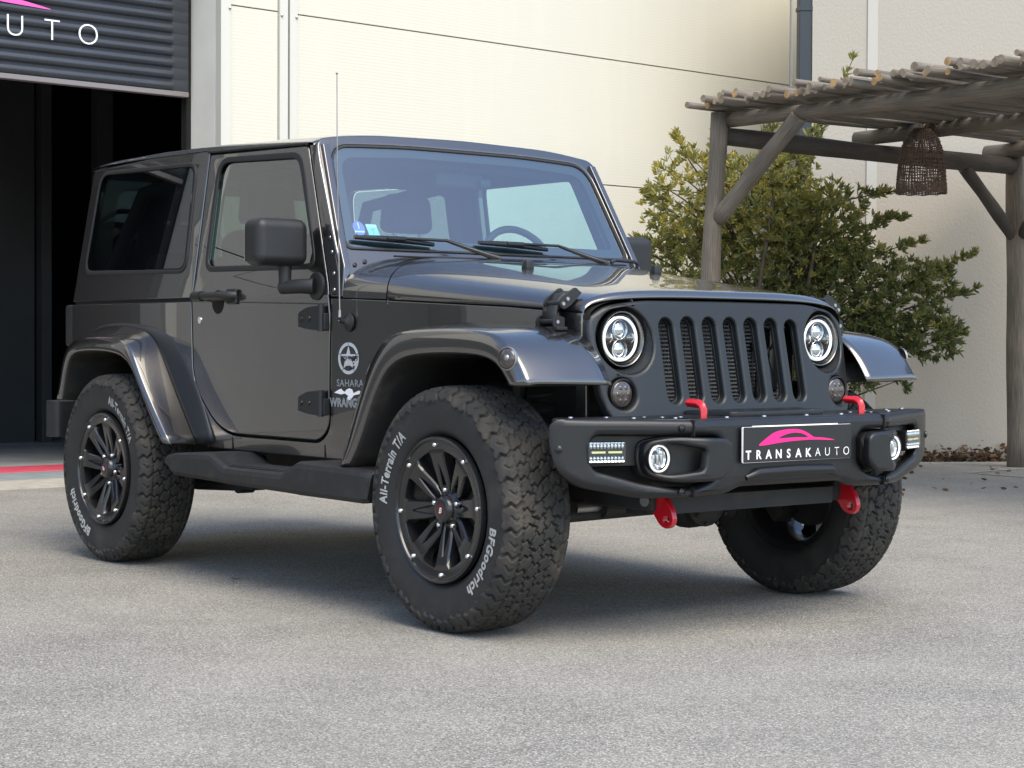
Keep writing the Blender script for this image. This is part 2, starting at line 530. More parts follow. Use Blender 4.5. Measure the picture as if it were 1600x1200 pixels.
def asphalt():
    m = bpy.data.materials.new('asphalt'); m.use_nodes = True
    nt = m.node_tree; b = nt.nodes['Principled BSDF']; L = nt.links.new
    tc = nt.nodes.new('ShaderNodeTexCoord')
    v = nt.nodes.new('ShaderNodeTexVoronoi'); v.inputs['Scale'].default_value = 230
    v2 = nt.nodes.new('ShaderNodeTexVoronoi'); v2.inputs['Scale'].default_value = 60
    n = nt.nodes.new('ShaderNodeTexNoise'); n.inputs['Scale'].default_value = 110; n.inputs['Detail'].default_value = 4
    nb = nt.nodes.new('ShaderNodeTexNoise'); nb.inputs['Scale'].default_value = 0.55; nb.inputs['Detail'].default_value = 5; nb.inputs['Roughness'].default_value = 0.6
    nc = nt.nodes.new('ShaderNodeTexNoise'); nc.inputs['Scale'].default_value = 2.2; nc.inputs['Detail'].default_value = 9; nc.inputs['Roughness'].default_value = 0.7
    for q in (v, v2, n, nb, nc): L(tc.outputs['Object'], q.inputs['Vector'])
    sep = nt.nodes.new('ShaderNodeSeparateColor'); L(v.outputs['Color'], sep.inputs[0])
    cr = nt.nodes.new('ShaderNodeValToRGB'); e = cr.color_ramp
    e.elements[0].position = 0.0; e.elements[0].color = (0.10, 0.096, 0.088, 1)
    e.elements[1].position = 1.0; e.elements[1].color = (0.46, 0.44, 0.40, 1)
    for p, c in ((0.3, (0.19, 0.18, 0.162, 1)), (0.7, (0.268, 0.255, 0.232, 1))):
        q = e.elements.new(p); q.color = c
    L(sep.outputs[0], cr.inputs[0])
    mrb = nt.nodes.new('ShaderNodeMapRange'); mrb.inputs['From Min'].default_value = 0.3; mrb.inputs['From Max'].default_value = 0.7
    mrb.inputs['To Min'].default_value = 0.88; mrb.inputs['To Max'].default_value = 1.09; L(nb.outputs['Fac'], mrb.inputs['Value'])
    mrc = nt.nodes.new('ShaderNodeMapRange'); mrc.inputs['From Min'].default_value = 0.3; mrc.inputs['From Max'].default_value = 0.7
    mrc.inputs['To Min'].default_value = 0.87; mrc.inputs['To Max'].default_value = 1.1; L(nc.outputs['Fac'], mrc.inputs['Value'])
    mrn = nt.nodes.new('ShaderNodeMapRange'); mrn.inputs['From Min'].default_value = 0.3; mrn.inputs['From Max'].default_value = 0.7
    mrn.inputs['To Min'].default_value = 0.75; mrn.inputs['To Max'].default_value = 1.2; L(n.outputs['Fac'], mrn.inputs['Value'])
    m1 = nt.nodes.new('ShaderNodeMath'); m1.operation = 'MULTIPLY'; L(mrb.outputs[0], m1.inputs[0]); L(mrc.outputs[0], m1.inputs[1])
    m2 = nt.nodes.new('ShaderNodeMath'); m2.operation = 'MULTIPLY'; L(m1.outputs[0], m2.inputs[0]); L(mrn.outputs[0], m2.inputs[1])
    mx = nt.nodes.new('ShaderNodeMix'); mx.data_type = 'RGBA'; mx.blend_type = 'MULTIPLY'; mx.inputs['Factor'].default_value = 1
    L(cr.outputs[0], mx.inputs['A']); L(m2.outputs[0], mx.inputs['B'])
    # warm dust drifted over the grey aggregate
    w = nt.nodes.new('ShaderNodeMix'); w.data_type = 'RGBA'
    mw_ = nt.nodes.new('ShaderNodeMapRange'); mw_.inputs['From Min'].default_value = 0.42; mw_.inputs['From Max'].default_value = 0.66
    mw_.inputs['To Max'].default_value = 0.35; L(nb.outputs['Fac'], mw_.inputs['Value'])
    L(mw_.outputs[0], w.inputs['Factor']); L(mx.outputs['Result'], w.inputs['A']); w.inputs['B'].default_value = (0.25, 0.235, 0.205, 1)
    L(w.outputs['Result'], b.inputs['Base Color'])
    b.inputs['Roughness'].default_value = 0.85
    bp = nt.nodes.new('ShaderNodeBump'); bp.inputs['Strength'].default_value = 0.45; bp.inputs['Distance'].default_value = 0.004
    L(v.outputs['Distance'], bp.inputs['Height']); L(bp.outputs[0], b.inputs['Normal'])
    MATS['asphalt'] = m
asphalt()

def wall_mat(name, col, rib=0.0235, stain=(0.5, 0.44, 0.33), rough=0.5, ribs=True):
    m = bpy.data.materials.new(name); m.use_nodes = True
    nt = m.node_tree; b = nt.nodes['Principled BSDF']; L = nt.links.new
    tc = nt.nodes.new('ShaderNodeTexCoord')
    mp = nt.nodes.new('ShaderNodeMapping'); L(tc.outputs['Object'], mp.inputs[0])
    mp.inputs['Scale'].default_value = (3, 3, 0.35)
    n = nt.nodes.new('ShaderNodeTexNoise'); n.inputs['Scale'].default_value = 2.0; n.inputs['Detail'].default_value = 8
    L(mp.outputs[0], n.inputs['Vector'])
    mr = nt.nodes.new('ShaderNodeMapRange'); mr.inputs['From Min'].default_value = 0.48; mr.inputs['From Max'].default_value = 0.8
    mr.inputs['To Max'].default_value = 0.3; L(n.outputs['Fac'], mr.inputs['Value'])
    mx = nt.nodes.new('ShaderNodeMix'); mx.data_type = 'RGBA'; mx.inputs['A'].default_value = (*col, 1); mx.inputs['B'].default_value = (*stain, 1)
    L(mr.outputs[0], mx.inputs['Factor'])
    b.inputs['Roughness'].default_value = rough
    bp = nt.nodes.new('ShaderNodeBump')
    if ribs:
        sp = nt.nodes.new('ShaderNodeSeparateXYZ'); L(tc.outputs['Object'], sp.inputs[0])
        k = nt.nodes.new('ShaderNodeMath'); k.operation = 'MULTIPLY'; k.inputs[1].default_value = 1/rib; L(sp.outputs['Z'], k.inputs[0])
        fr = nt.nodes.new('ShaderNodeMath'); fr.operation = 'FRACT'; L(k.outputs[0], fr.inputs[0])
        pp = nt.nodes.new('ShaderNodeMath'); pp.operation = 'PINGPONG'; pp.inputs[1].default_value = 0.5; L(fr.outputs[0], pp.inputs[0])
        bp.inputs['Strength'].default_value = 0.14; bp.inputs['Distance'].default_value = 0.005
        L(pp.outputs[0], bp.inputs['Height'])
        # grooves between the ribs are slightly darker
        gr = nt.nodes.new('ShaderNodeMapRange'); gr.inputs['From Min'].default_value = 0.0; gr.inputs['From Max'].default_value = 0.12
        gr.inputs['To Min'].default_value = 0.94; gr.inputs['To Max'].default_value = 1.0; L(pp.outputs[0], gr.inputs['Value'])
        mm = nt.nodes.new('ShaderNodeMix'); mm.data_type = 'RGBA'; mm.blend_type = 'MULTIPLY'; mm.inputs['Factor'].default_value = 1
        L(mx.outputs['Result'], mm.inputs['A']); L(gr.outputs[0], mm.inputs['B']); L(mm.outputs['Result'], b.inputs['Base Color'])
    else:
        n2 = nt.nodes.new('ShaderNodeTexNoise'); n2.inputs['Scale'].default_value = 45; n2.inputs['Detail'].default_value = 5
        L(tc.outputs['Object'], n2.inputs['Vector'])
        bp.inputs['Strength'].default_value = 0.3; bp.inputs['Distance'].default_value = 0.010
        L(n2.outputs['Fac'], bp.inputs['Height']); L(mx.outputs['Result'], b.inputs['Base Color'])
    L(bp.outputs[0], b.inputs['Normal'])
    MATS[name] = m
wall_mat('wall_cream', (0.60, 0.57, 0.48), stain=(0.66, 0.63, 0.53))
wall_mat('trim_cream', (0.555, 0.545, 0.49), ribs=False)
MATS['trim_cream'].node_tree.nodes['Bump'].inputs['Strength'].default_value = 0.03
wall_mat('stucco', (0.385, 0.355, 0.305), stain=(0.38, 0.36, 0.32), rough=0.9, ribs=False)
P('stucco_joint', (0.45, 0.43, 0.39), 0.8)
P('jamb', (0.72, 0.70, 0.62), 0.6, noise=0.06, nscale=3)
P('shutter_metal', (0.045, 0.050, 0.060), 0.26, 0.35, noise=0.08, nscale=4, rnoise=0.05, spec=0.8)
P('shutter_bar', (0.22, 0.20, 0.20), 0.5, 0.3)
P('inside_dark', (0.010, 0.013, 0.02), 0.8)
P('inside_panel', (0.05, 0.058, 0.062), 0.6, noise=0.2, nscale=1.0)
P('garage_floor', (0.5, 0.52, 0.52), 0.4, noise=0.25, nscale=2)
P('threshold', (0.24, 0.27, 0.29), 0.6, noise=0.12, nscale=6)
P('floor_pink', (0.72, 0.10, 0.16), 0.55, noise=0.1)
P('concrete', (0.36, 0.34, 0.295), 0.85, noise=0.14, nscale=9, bump=0.3, bscale=90, dirt=(0.3, 0.27, 0.22), dscale=5, damt=0.4)
P('downpipe', (0.028, 0.036, 0.044), 0.5, 0.2, noise=0.05)
P('line_paint', (0.36, 0.35, 0.32), 0.8, noise=0.25, nscale=25, dirt=(0.2, 0.19, 0.17), dscale=14, damt=0.9)
P('stain_mat', (0.085, 0.082, 0.078), 0.7, noise=0.2, nscale=30)

# --- ground sheet
b = B()
xs = [-400, -60, -20, -10, -5, 0, 5, 10, 30, 400]
b.grid([[(x, y, 0) for y in xs] for x in xs])
g = b.obj('ground', 'asphalt'); g['kind'] = 'structure'

# --- garage floor, threshold, painted line
def wslab(name, mat, s0, s1, o0, o1, z0, z1):
    b = B()
    b.prism([(s0, o0), (s1, o0), (s1, o1), (s0, o1)], lambda u, v, w: wp(u, w, v), z0, z1)
    return b.obj(name, mat)
o = wslab('garage_floor', 'garage_floor', -2.75, 7.9, -9.0, -1.83, -0.05, 0.006); o['kind'] = 'structure'
o = wslab('threshold', 'threshold', -2.75, 1.95, -1.25, -0.51, -0.05, 0.008); o['kind'] = 'structure'
o = wslab('floor_line', 'floor_pink', -2.75, 1.95, -1.83, -1.25, -0.05, 0.010); o['kind'] = 'structure'
o = wslab('concrete_strip', 'concrete', -2.75, 1.6, -0.51, 0.06, -0.05, 0.012); o['kind'] = 'structure'
o = wslab('kerb', 'concrete', 1.6, 8.4, 0.0, 0.47, -0.05, 0.10); o['kind'] = 'structure'

# --- garage building
WH = 6.4
gar = thing('warehouse', 'cream ribbed metal clad workshop with a half open dark roller shutter', 'building', tuple(wp(0, 0, -1)))
def wbox(b, s0, s1, z0, z1, o0, o1, mi=None, bev=0.0):
    b.prism([(s0, z0), (s1, z0), (s1, z1), (s0, z1)], lambda u, v, w: wp(u, v, w), o0, o1, mi, bev)
SH_Z = 2.647
b = B()
zs = [0.0, 1.21, 2.237, 3.262, 4.287, 5.312, WH]
def cladding(b, s0, s1, z_from=0.0):
    for i in range(len(zs)-1):
        z0 = max(zs[i], z_from)
        if zs[i+1] <= z0: continue
        wbox(b, s0, s1, z0+0.004, zs[i+1]-0.004, -0.06, 0.0, bev=0.003)
cladding(b, 1.955, 2.345); cladding(b, 2.505, 7.80); cladding(b, 7.95, 9.2)
b.obj('wall_panel', 'wall_cream', gar, split=True)
wall_mat('wall_taupe', (0.29, 0.285, 0.27), stain=(0.22, 0.2, 0.18))
b = B(); cladding(b, -4.15, -2.95); cladding(b, -16.0, -7.9)
b.obj('wall_panel', 'wall_taupe', gar, split=True)
b = B()   # core behind the panels, above the openings, sides and roof
wbox(b, 1.875, 9.2, 0, WH-0.05, -0.30, -0.068)
wbox(b, -2.85, 1.865, 3.9, WH-0.05, -0.30, -0.068)
wbox(b, -4.2, -2.87, 0, WH-0.05, -0.30, -0.068)
wbox(b, -16, -7.9, 0, WH-0.05, -0.30, -0.068)
wbox(b, -7.9, -4.2, 3.2, WH-0.05, -0.30, -0.068)
b.obj('core_wall', 'gap', gar, split=True)
b = B(); cladding(b, -2.87, 1.955, 4.3); cladding(b, -7.9, -4.15, 3.4)
b.obj('lintel_panel', 'wall_cream', gar, split=True)
b = B(); wbox(b, -16, 9.25, WH, WH+0.12, -9.2, 0.06); b.obj('roof', 'trim_cream', gar)
b = B(); wbox(b, -16, -15.9, 0, WH, -9.2, -0.31); wbox(b, 9.1, 9.2, 0, WH, -9.2, -0.31); wbox(b, -15.9, 9.1, 0, WH, -9.2, -9.1)
b.obj('side_wall', 'trim_cream', gar, split=True)
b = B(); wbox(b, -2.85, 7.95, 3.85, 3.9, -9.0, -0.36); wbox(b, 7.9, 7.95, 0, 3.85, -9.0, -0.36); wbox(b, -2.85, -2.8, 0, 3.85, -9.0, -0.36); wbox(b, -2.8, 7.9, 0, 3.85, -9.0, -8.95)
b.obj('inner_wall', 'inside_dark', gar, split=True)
# trims
for k, (s0, s1) in enumerate(((1.868, 1.95), (2.35, 2.418), (2.434, 2.50), (7.81, 7.87), (7.885, 7.945), (-2.95, -2.868))):
    b = B(); wbox(b, s0, s1, 0.1, WH-0.01, -0.05, 0.022, bev=0.004)
    b.obj('trim', 'trim_cream', gar)
b = B()
for s_ in (1.938, 2.364, 2.488): 
    for z_ in (3.235, 2.21):
        p = wp(s_, z_, 0.024); b.sphere(p, 0.011, seg=8)
b.obj('rivet', 'bolt_steel', gar, split=True)
# jamb reveal
b = B(); wbox(b, 1.868, 1.90, 0.0, 4.3, -0.40, -0.055); b.obj('door_jamb', 'jamb', gar)
b = B(); wbox(b, -2.90, -2.868, 0.0, 4.3, -0.40, -0.055); b.obj('door_jamb', 'jamb', gar)
b = B(); wbox(b, 1.83, 1.866, 0.0, 4.2, -0.44, -0.37); wbox(b, -2.866, -2.83, 0.0, 4.2, -0.44, -0.37); b.obj('guide_rail', 'gap', gar, split=True)
b = B(); wbox(b, -7.9, -4.16, 0.0, 3.3, -0.5, -0.44); b.obj('closed_door', 'inside_panel', gar)
# roller shutter: curved slats
b = B()
pitch = 0.0795
nsl = 19
for i in range(nsl):
    z0 = SH_Z + 0.035 + i*pitch
    prof = []
    for k in range(9):
        t = k/8
        bul = 0.024*math.sin(math.pi*min(1, t*1.12))**0.7 if t < 0.9 else 0.0
        prof.append((-0.345+bul, z0 + t*pitch))
    # bulged part stops short of the guide, flat end lies behind
    rows = []
    for s_ in (-2.64, 1.695, 1.712, 1.83):
        fl = 1.0 if s_ < 1.7 else (0.35 if s_ < 1.72 else 0.0)
        rows.append([wp(s_, z, lerp(-0.345, o_, fl)) for o_, z in prof])
    rows.insert(0, [wp(-2.83, z, -0.345) for o_, z in prof])
    b.grid(rows)
shut = b.obj('roller_shutter', 'shutter_metal', gar, ang=50)
b = B(); wbox(b, -2.83, 1.83, SH_Z, SH_Z+0.036, -0.40, -0.335, bev=0.006); b.obj('bottom_bar', 'shutter_bar', shut)
# lettering on the shutter (wide thin capitals, spaced), follows the slat bulge
def shutz(z):
    t = ((z - SH_Z - 0.035) / pitch) % 1.0
    return -0.345 + (0.020*math.sin(math.pi*min(1, t*1.12))**0.8 if t < 0.9 else 0.0)
def on_shut(u, v, w=0): return wp(u, v, -0.319+w)
def shut_text(ch, s_, off):
    bt = text_bm(ch, 0.205, off, 0.0, align='CENTER')
    for k in range(1, 16):
        bmesh.ops.bisect_plane(bt, geom=bt.verts[:]+bt.edges[:]+bt.faces[:], plane_co=(0, k*0.010, 0), plane_no=(0, 1, 0))
    for v in bt.verts: v.co = on_shut(v.co.x*1.0 + s_, v.co.y + 2.927)
    me = bpy.data.meshes.new('lettering'); bt.to_mesh(me); bt.free()
    link(me, 'lettering', 'white_vinyl', shut)
for k, ch in enumerate('TRANSAKAUTO'):
    shut_text(ch, 1.045 - 0.263*(10-k), 0.006 if k < 7 else -0.0035)
def swoosh(sc_):
    """car outline swoosh, unit = plate metres; returns outer loop and hole"""
    out = [(-0.188, 0), (-0.150, 0.022), (-0.110, 0.043), (-0.060, 0.050), (-0.016, 0.0505), (0.020, 0.046), (0.050, 0.034), (0.073, 0.021),
           (0.120, 0.0195), (0.182, 0.0095), (0.120, 0.012), (0.060, 0.0145), (-0.010, 0.013), (-0.080, 0.009), (-0.140, 0.003)]
    hole = [(-0.098, 0.021), (-0.060, 0.034), (-0.012, 0.040), (0.025, 0.034), (0.052, 0.021), (0.0, 0.0235), (-0.05, 0.023)]
    f = lambda L_: [(a*sc_, c*sc_) for a, c in L_]
    def sm(L_):
        n = len(L_); r = []
        for i in range(n):
            p0, p1, p2, p3 = (Vector(L_[(i+j-1) % n]) for j in range(4))
            sharp = False
            for k in range(3):
                t = k/3
                r.append(tuple(p1.lerp(p2, t)))
        return r
    return rnd(f(out), 0.02*sc_, 3), rnd(f(hole), 0.02*sc_, 3)
so, sh = swoosh(5.15)
o = sheet('logo', [(u-0.11, v+3.075) for u, v in so], lambda u, v, w: on_shut(u, v, 0.0), 'pink_shutter', shut,
          cv=[3.06+0.01*k for k in range(40)], holes=[[(u-0.11, v+3.075) for u, v in sh]])
# things inside the doorway
cab = thing('partition', 'dark grey full height partition panels standing inside the workshop doorway', 'partition', (-11.4, 2.4, 0))
b = B(); b.box((-11.4, 2.2, 1.75), (0.12, 1.02, 3.5), 0.01); b.obj('panel', 'inside_panel', cab)
b = B(); b.box((-11.3, 2.78, 1.75), (0.14, 0.10, 3.5), 0.01); b.obj('post', 'inside_panel', cab)
b = B(); b.box((-11.0, 3.22, 1.75), (0.14, 0.16, 3.5), 0.01); b.obj('post', 'inside_panel', cab)

# --- downpipe at the building corner
# --- stucco building on the right, wall at 57 degrees
SA = R(57); SD = Vector((math.cos(SA), math.sin(SA), 0)); SN = Vector((math.sin(SA), -math.cos(SA), 0))
S0 = Vector((-5.269, 6.573, 0))
def sp(s, z, out=0.0): return S0 + SD*s + SN*out + Vector((0, 0, z))
st = thing('rendered_building', 'pale rough rendered building behind the timber pergola', 'building', tuple(S0))
BV = Vector((-0.50, 0.866, 0))
b = B(); b.prism([(0, 0), (14, 0), (14, 6), (0, 6)], lambda u, v, w: S0 + SD*u + BV*v + Vector((0, 0, w)), 0.0, 4.6); b.obj('wall', 'stucco', st)
b = B(); b.prism([(0.445, 0.0), (0.53, 0.0), (0.53, 4.4), (0.445, 4.4)], lambda u, v, w: sp(u, v, w), 0.0, 0.012, bev=0.004); b.obj('joint_cover', 'stucco_joint', st)
dp = thing('downpipe', 'dark blue grey square downpipe in the corner between the two buildings', 'pipe', (-5.4, 6.45, 0))
p0 = S0 - SD*0.048 - SN*0.06
b = B()
b.prism([(-0.055, -0.05), (0.05, -0.05), (0.05, 0.05), (-0.055, 0.05)], lambda u, v, w: p0 + SD*u + SN*v + Vector((0, 0, w)), 0.02, 6.0, bev=0.008)
b.obj('pipe', 'downpipe', dp)
b = B()
for z in (1.4, 3.6, 5.2):
    b.prism([(-0.062, -0.056), (0.056, -0.056), (0.056, 0.056), (-0.062, 0.056)], lambda u, v, w: p0 + SD*u + SN*v + Vector((0, 0, w)), z, z+0.03)
b.obj('bracket', 'downpipe', dp, split=True)

# --- faded parking bay corner lines
def strip(name, a, c, w, mat, z=0.004):
    a = Vector(a); c = Vector(c); d = (c-a).normalized(); n = Vector((-d.y, d.x, 0))*w/2
    b = B(); b.grid([[a-n+Vector((0, 0, z)), a+n+Vector((0, 0, z))], [c-n+Vector((0, 0, z)), c+n+Vector((0, 0, z))]])
    o = b.obj(name, mat); o['kind'] = 'structure'; return o
strip('parking_line', (-3.76, 6.62, 0), (-3.9, 9.5, 0), 0.05, 'line_paint')
strip('parking_line', (-3.70, 6.60, 0), (-1.6, 6.55, 0), 0.05, 'line_paint', 0.006)

# --- small oil spots and twigs on the asphalt
def blob(cx, cy, rx, ry, seed):
    rr = random.Random(seed)
    return [(cx + rx*math.cos(a)*(0.7+0.5*rr.random()), cy + ry*math.sin(a)*(0.7+0.5*rr.random())) for a in [2*math.pi*k/18 for k in range(18)]]

for k, (cx, cy, rx, ry) in enumerate(((-1.57, -0.78, 0.035, 0.012), (-1.50, -0.83, 0.014, 0.007), (-0.89, -0.49, 0.05, 0.015), (-1.22, -0.31, 0.02, 0.01), (-1.05, -0.52, 0.02, 0.008), (1.9, 0.6, 0.010, 0.008))):
    b = B(); bb = bmesh.new(); bb.faces.new([bb.verts.new((x, y, 0.003)) for x, y in blob(cx, cy, rx, ry, k)]); b._merge(bb)
    o = b.obj('asphalt_stain', 'stain_mat'); o['kind'] = 'structure'
# ================================================================== CAR
# vehicle frame = world frame: x forward, y to the car's left, z up, origin under the front axle
car = thing('off_road_car', 'charcoal grey short off road car with black wheels and a black plate bumper', 'car', (-1.2, 0, 0))

def yside(x, z):
    """half width of the body at height z"""
    if z <= 1.112:
        y = 0.762 - 0.10*max(0, 0.85-z)**2
    else:
        y = 0.758 - 0.14*(z-1.12)
    if x > -0.90 and z < 1.3:
        y -= 0.125*(x+0.90)
    return y
def SIDE(side, out=0.0):
    return lambda u, v, w: (u, side*(yside(u, v)+w+out), v)
CV = [0.6, 0.7, 0.8, 0.9, 1.0, 1.112, 1.2, 1.3, 1.45, 1.6]
CX = [-0.9, -0.6, -0.3, 0.0, 0.3]

# ---- tub sides (with door opening), hardtop sides, doors
door_out = rnd([(-1.962, 1.10), (-1.945, 0.765, 0.1), (-1.735, 0.572, 0.22), (-1.00, 0.572, 0.1), (-0.930, 0.625, 0.10), (-0.921, 1.04),
                (-0.936, 1.13, 0.05), (-1.205, 1.688, 0.02), (-1.962, 1.712, 0.02)])
tub = rnd([(-3.10, 0.60, 0.03), (-3.10, 1.104, 0.004), (-1.974, 1.104), (-1.957, 0.765, 0.1), (-1.742, 0.563, 0.22), (-0.995, 0.563, 0.1), (-0.920, 0.62, 0.1),
           (-0.911, 1.04), (-0.915, 1.100), (-0.60, 1.087), (0.0, 1.058), (0.322, 1.034), (0.322, 0.93), (0.25, 0.955), (-0.3, 0.94, 0.1),
           (-0.45, 0.82, 0.1), (-0.66, 0.508, 0.01), (-1.86, 0.508, 0.02), (-2.10, 0.88, 0.1), (-2.25, 0.96, 0.05), (-2.75, 0.96, 0.1), (-2.92, 0.60)])
top_side = rnd([(-3.098, 1.118), (-3.085, 1.30), (-3.052, 1.722, 0.03), (-2.5, 1.737), (-1.974, 1.729), (-1.974, 1.118)])
qglass = [(-2.995, 1.262, 0.05), (-2.955, 1.690, 0.06), (-2.085, 1.668, 0.05), (-2.068, 1.243, 0.05)]
dglass = [(-1.868, 1.248, 0.04), (-1.868, 1.668, 0.07), (-1.262, 1.642, 0.05), (-1.060, 1.235, 0.05)]
def grow(pts, d):
    cx = sum(p[0] for p in pts)/len(pts); cy = sum(p[1] for p in pts)/len(pts)
    return [(p[0]+math.copysign(d, p[0]-cx), p[1]+math.copysign(d, p[1]-cy), p[2]+abs(d)) for p in pts]

tb = None
for side in (-1, 1):
    o = panel('body_side', tub, [], 0.03, 0.004, SIDE(side), 'paint', car, CX, CV)
    o = panel('hardtop_side', top_side, [rnd(grow(qglass, 0.004))], 0.03, 0.005, SIDE(side), 'paint', car, (), CV)
    panel('window_seal', rnd(grow(qglass, 0.022)), [rnd(grow(qglass, -0.003))], 0.014, 0.005, SIDE(side, 0.005), 'rubber_seal' if side else 'paint', o, (), CV)
    g_ = sheet('quarter_glass', rnd(grow(qglass, 0.0)), SIDE(side, 0.004), 'glass_dark', o, (), CV)
    d = panel('door', door_out, [rnd(grow(dglass, 0.014))], 0.04, 0.005, SIDE(side, 0.001), 'paint', car, (), CV)
    panel('window_seal', rnd(grow(dglass, 0.026)), [rnd(grow(dglass, -0.002))], 0.012, 0.005, SIDE(side, 0.0045), 'rubber_seal', d, (), CV)
    sheet('door_glass', rnd(grow(dglass, 0.006)), SIDE(side, -0.010), 'glass_door' if side < 0 else 'glass_door_far_lit', d, (), CV)
    # dark joint behind door gap + inner trim that closes the body
    panel('door_jamb', rnd([(-1.99, 0.55), (-0.89, 0.55), (-0.89, 1.11), (-1.99, 1.11)]), [], 0.02, 0.0, SIDE(side, -0.032), 'gap', car, (), CV, wn=False)
    panel('joint', rnd([(-3.085, 1.09), (-1.96, 1.09), (-1.96, 1.13), (-3.085, 1.13)]), [], 0.02, 0.0, SIDE(side, -0.012), 'gap', car, (), CV, wn=False)
    panel('pillar_jamb', [(-2.0, 1.1), (-1.93, 1.1), (-1.93, 1.72), (-2.0, 1.72)], [], 0.02, 0.0, SIDE(side, -0.036), 'gap', car, (), CV, wn=False)
    # hinges
    for hz in (1.026, 0.712):
        b = B()
        b.prism(rnd([(-1.105, hz-0.030), (-1.105, hz+0.022, 0.01), (-1.045, hz+0.042, 0.02), (-0.955, hz+0.048, 0.006), (-0.955, hz-0.046, 0.006), (-1.04, hz-0.040, 0.02)]),
                lambda u, v, w: (u, side*(0.758+w), v), 0.0, 0.026, bev=0.004)
        b.tube([(-0.945, side*0.785, hz-0.048), (-0.945, side*0.785, hz+0.050)], 0.011, 12)
        b.box((-0.934, side*0.772, hz-0.012), (0.022, 0.026, 0.062), 0.004)
        h = b.obj('door_hinge', 'satin_grey', d)
        b = B()
        for x_ in (-1.083, -1.03):
            b.lathe([(0.0, 0.011), (0.003, 0.010), (0.003, 0.0)], (x_, side*0.784, hz), (0, side, 0), 12)
        b.obj('screw', 'lamp_black', h, split=True)
    # handle
    b = B()
    b.lathe([(0.0, 0.0), (0.0, 0.044), (0.002, 0.048), (0.003, 0.044), (0.0035, 0.0)], (-1.745, side*0.762, 1.098), (0, side, 0), 28)
    b.obj('handle_recess', 'gap', d)
    b = B()
    b.tube([(-1.60, side*0.765, 1.121), (-1.615, side*0.795, 1.121), (-1.66, side*0.806, 1.121), (-1.83, side*0.806, 1.121)], [0.019, 0.019, 0.0165, 0.0155], 14)
    b.tube([(-1.80, side*0.806, 1.121), (-1.865, side*0.806, 1.121)], 0.021, 16)
    b.tube([(-1.845, side*0.80, 1.121), (-1.845, side*0.76, 1.121)], 0.017, 12)
    b.box((-1.70, side*0.785, 1.113), (0.10, 0.03, 0.022), 0.006)
    b.box((-1.625, side*0.768, 1.118), (0.075, 0.014, 0.062), 0.006)
    b.obj('door_handle', 'plastic', d, ang=45)
    b = B(); b.lathe([(0, 0.0), (0, 0.015), (0.004, 0.014), (0.004, 0.0)], (-1.893, side*0.762, 1.026), (0, side, 0), 20); b.obj('door_lock', 'chrome', d)
    # sill seams
    b = B()
    for x_ in (-1.645, -0.965):
        b.box((x_, side*0.7520, 0.535), (0.003, 0.006, 0.05))
    b.obj('seam', 'gap', car, split=True)

# ---- A pillar side piece
def pil(side):
    pl = rnd([(-1.196, 1.690), (-0.927, 1.13, 0.03), (-0.911, 1.105), (-0.845, 1.105), (-0.862, 1.22), (-0.925, 1.345), (-1.100, 1.685)])
    o = panel('windscreen_pillar', pl, [], 0.03, 0.004, SIDE(side), 'paint', car, (), CV)
    ap = rnd([(-1.01, 1.32), (-0.927, 1.15), (-0.907, 1.112), (-0.868, 1.112), (-0.885, 1.20), (-0.955, 1.345)])
    o2 = panel('hinge_cover', ap, [], 0.008, 0.002, SIDE(side, 0.006), 'plastic', o, (), CV)
    b = B()
    for x_, z_ in ((-0.962, 1.325), (-0.937, 1.270), (-0.906, 1.19), (-0.892, 1.13)):
        b.lathe([(0, 0.0), (0, 0.0075), (0.003, 0.0065), (0.004, 0)], (x_, side*(yside(x_, z_)+0.006), z_), (0, side, 0), 12)
    b.obj('bolt', 'bolt_steel', o2, split=True)
for s_ in (-1, 1): pil(s_)

# ---- windscreen frame and glass
def WS(u, v, w):   # u=y, v=z on the raked plane
    x = -0.911 - (v-1.284)*0.520 + 0.016*(1-(u/0.7)**2)
    return (x+w*0.89, u, v+w*0.46)
fr = [(-0.742, 1.150), (-0.742, 1.286), (-0.706, 1.62, 0.03), (-0.690, 1.712, 0.06), (-0.46, 1.742, 0.1), (0, 1.752, 0.1), (0.46, 1.742, 0.1), (0.690, 1.712, 0.06), (0.706, 1.62, 0.03), (0.742, 1.286), (0.742, 1.150)]
gl = [(-0.702, 1.284, 0.035), (-0.640, 1.690, 0.09), (-0.3, 1.705, 0.1), (0.3, 1.705, 0.1), (0.640, 1.690, 0.09), (0.702, 1.284, 0.035)]
gl_in = [(-0.690, 1.292, 0.035), (-0.632, 1.681, 0.08), (-0.3, 1.696, 0.1), (0.3, 1.696, 0.1), (0.632, 1.681, 0.08), (0.690, 1.292, 0.035)]
fri = [(-0.640, 1.330, 0.03), (-0.600, 1.645, 0.06), (-0.3, 1.664, 0.1), (0.3, 1.664, 0.1), (0.600, 1.645, 0.06), (0.640, 1.330, 0.03)]
CY = [-0.6, -0.45, -0.3, -0.15, 0, 0.15, 0.3, 0.45, 0.6]
wf = panel('windscreen_frame', rnd(fr, 0.0), [rnd(gl)], 0.045, 0.008, WS, 'paint', car, CY, [1.3, 1.4, 1.5, 1.6])
def WSg(u, v, w): return WS(u, v, w-0.006)
panel('glass_seal', rnd(gl), [rnd(gl_in)], 0.012, 0.002, lambda u, v, w: WS(u, v, w-0.001), 'rubber_seal', wf, CY, [1.3, 1.4, 1.5, 1.6])
wsg = sheet('windscreen_glass', rnd(gl), WSg, 'glass_windshield', wf, [k*0.05-0.65 for k in range(27)], [1.3+0.05*k for k in range(9)])
P('frit', (0.012, 0.013, 0.015), 0.5)
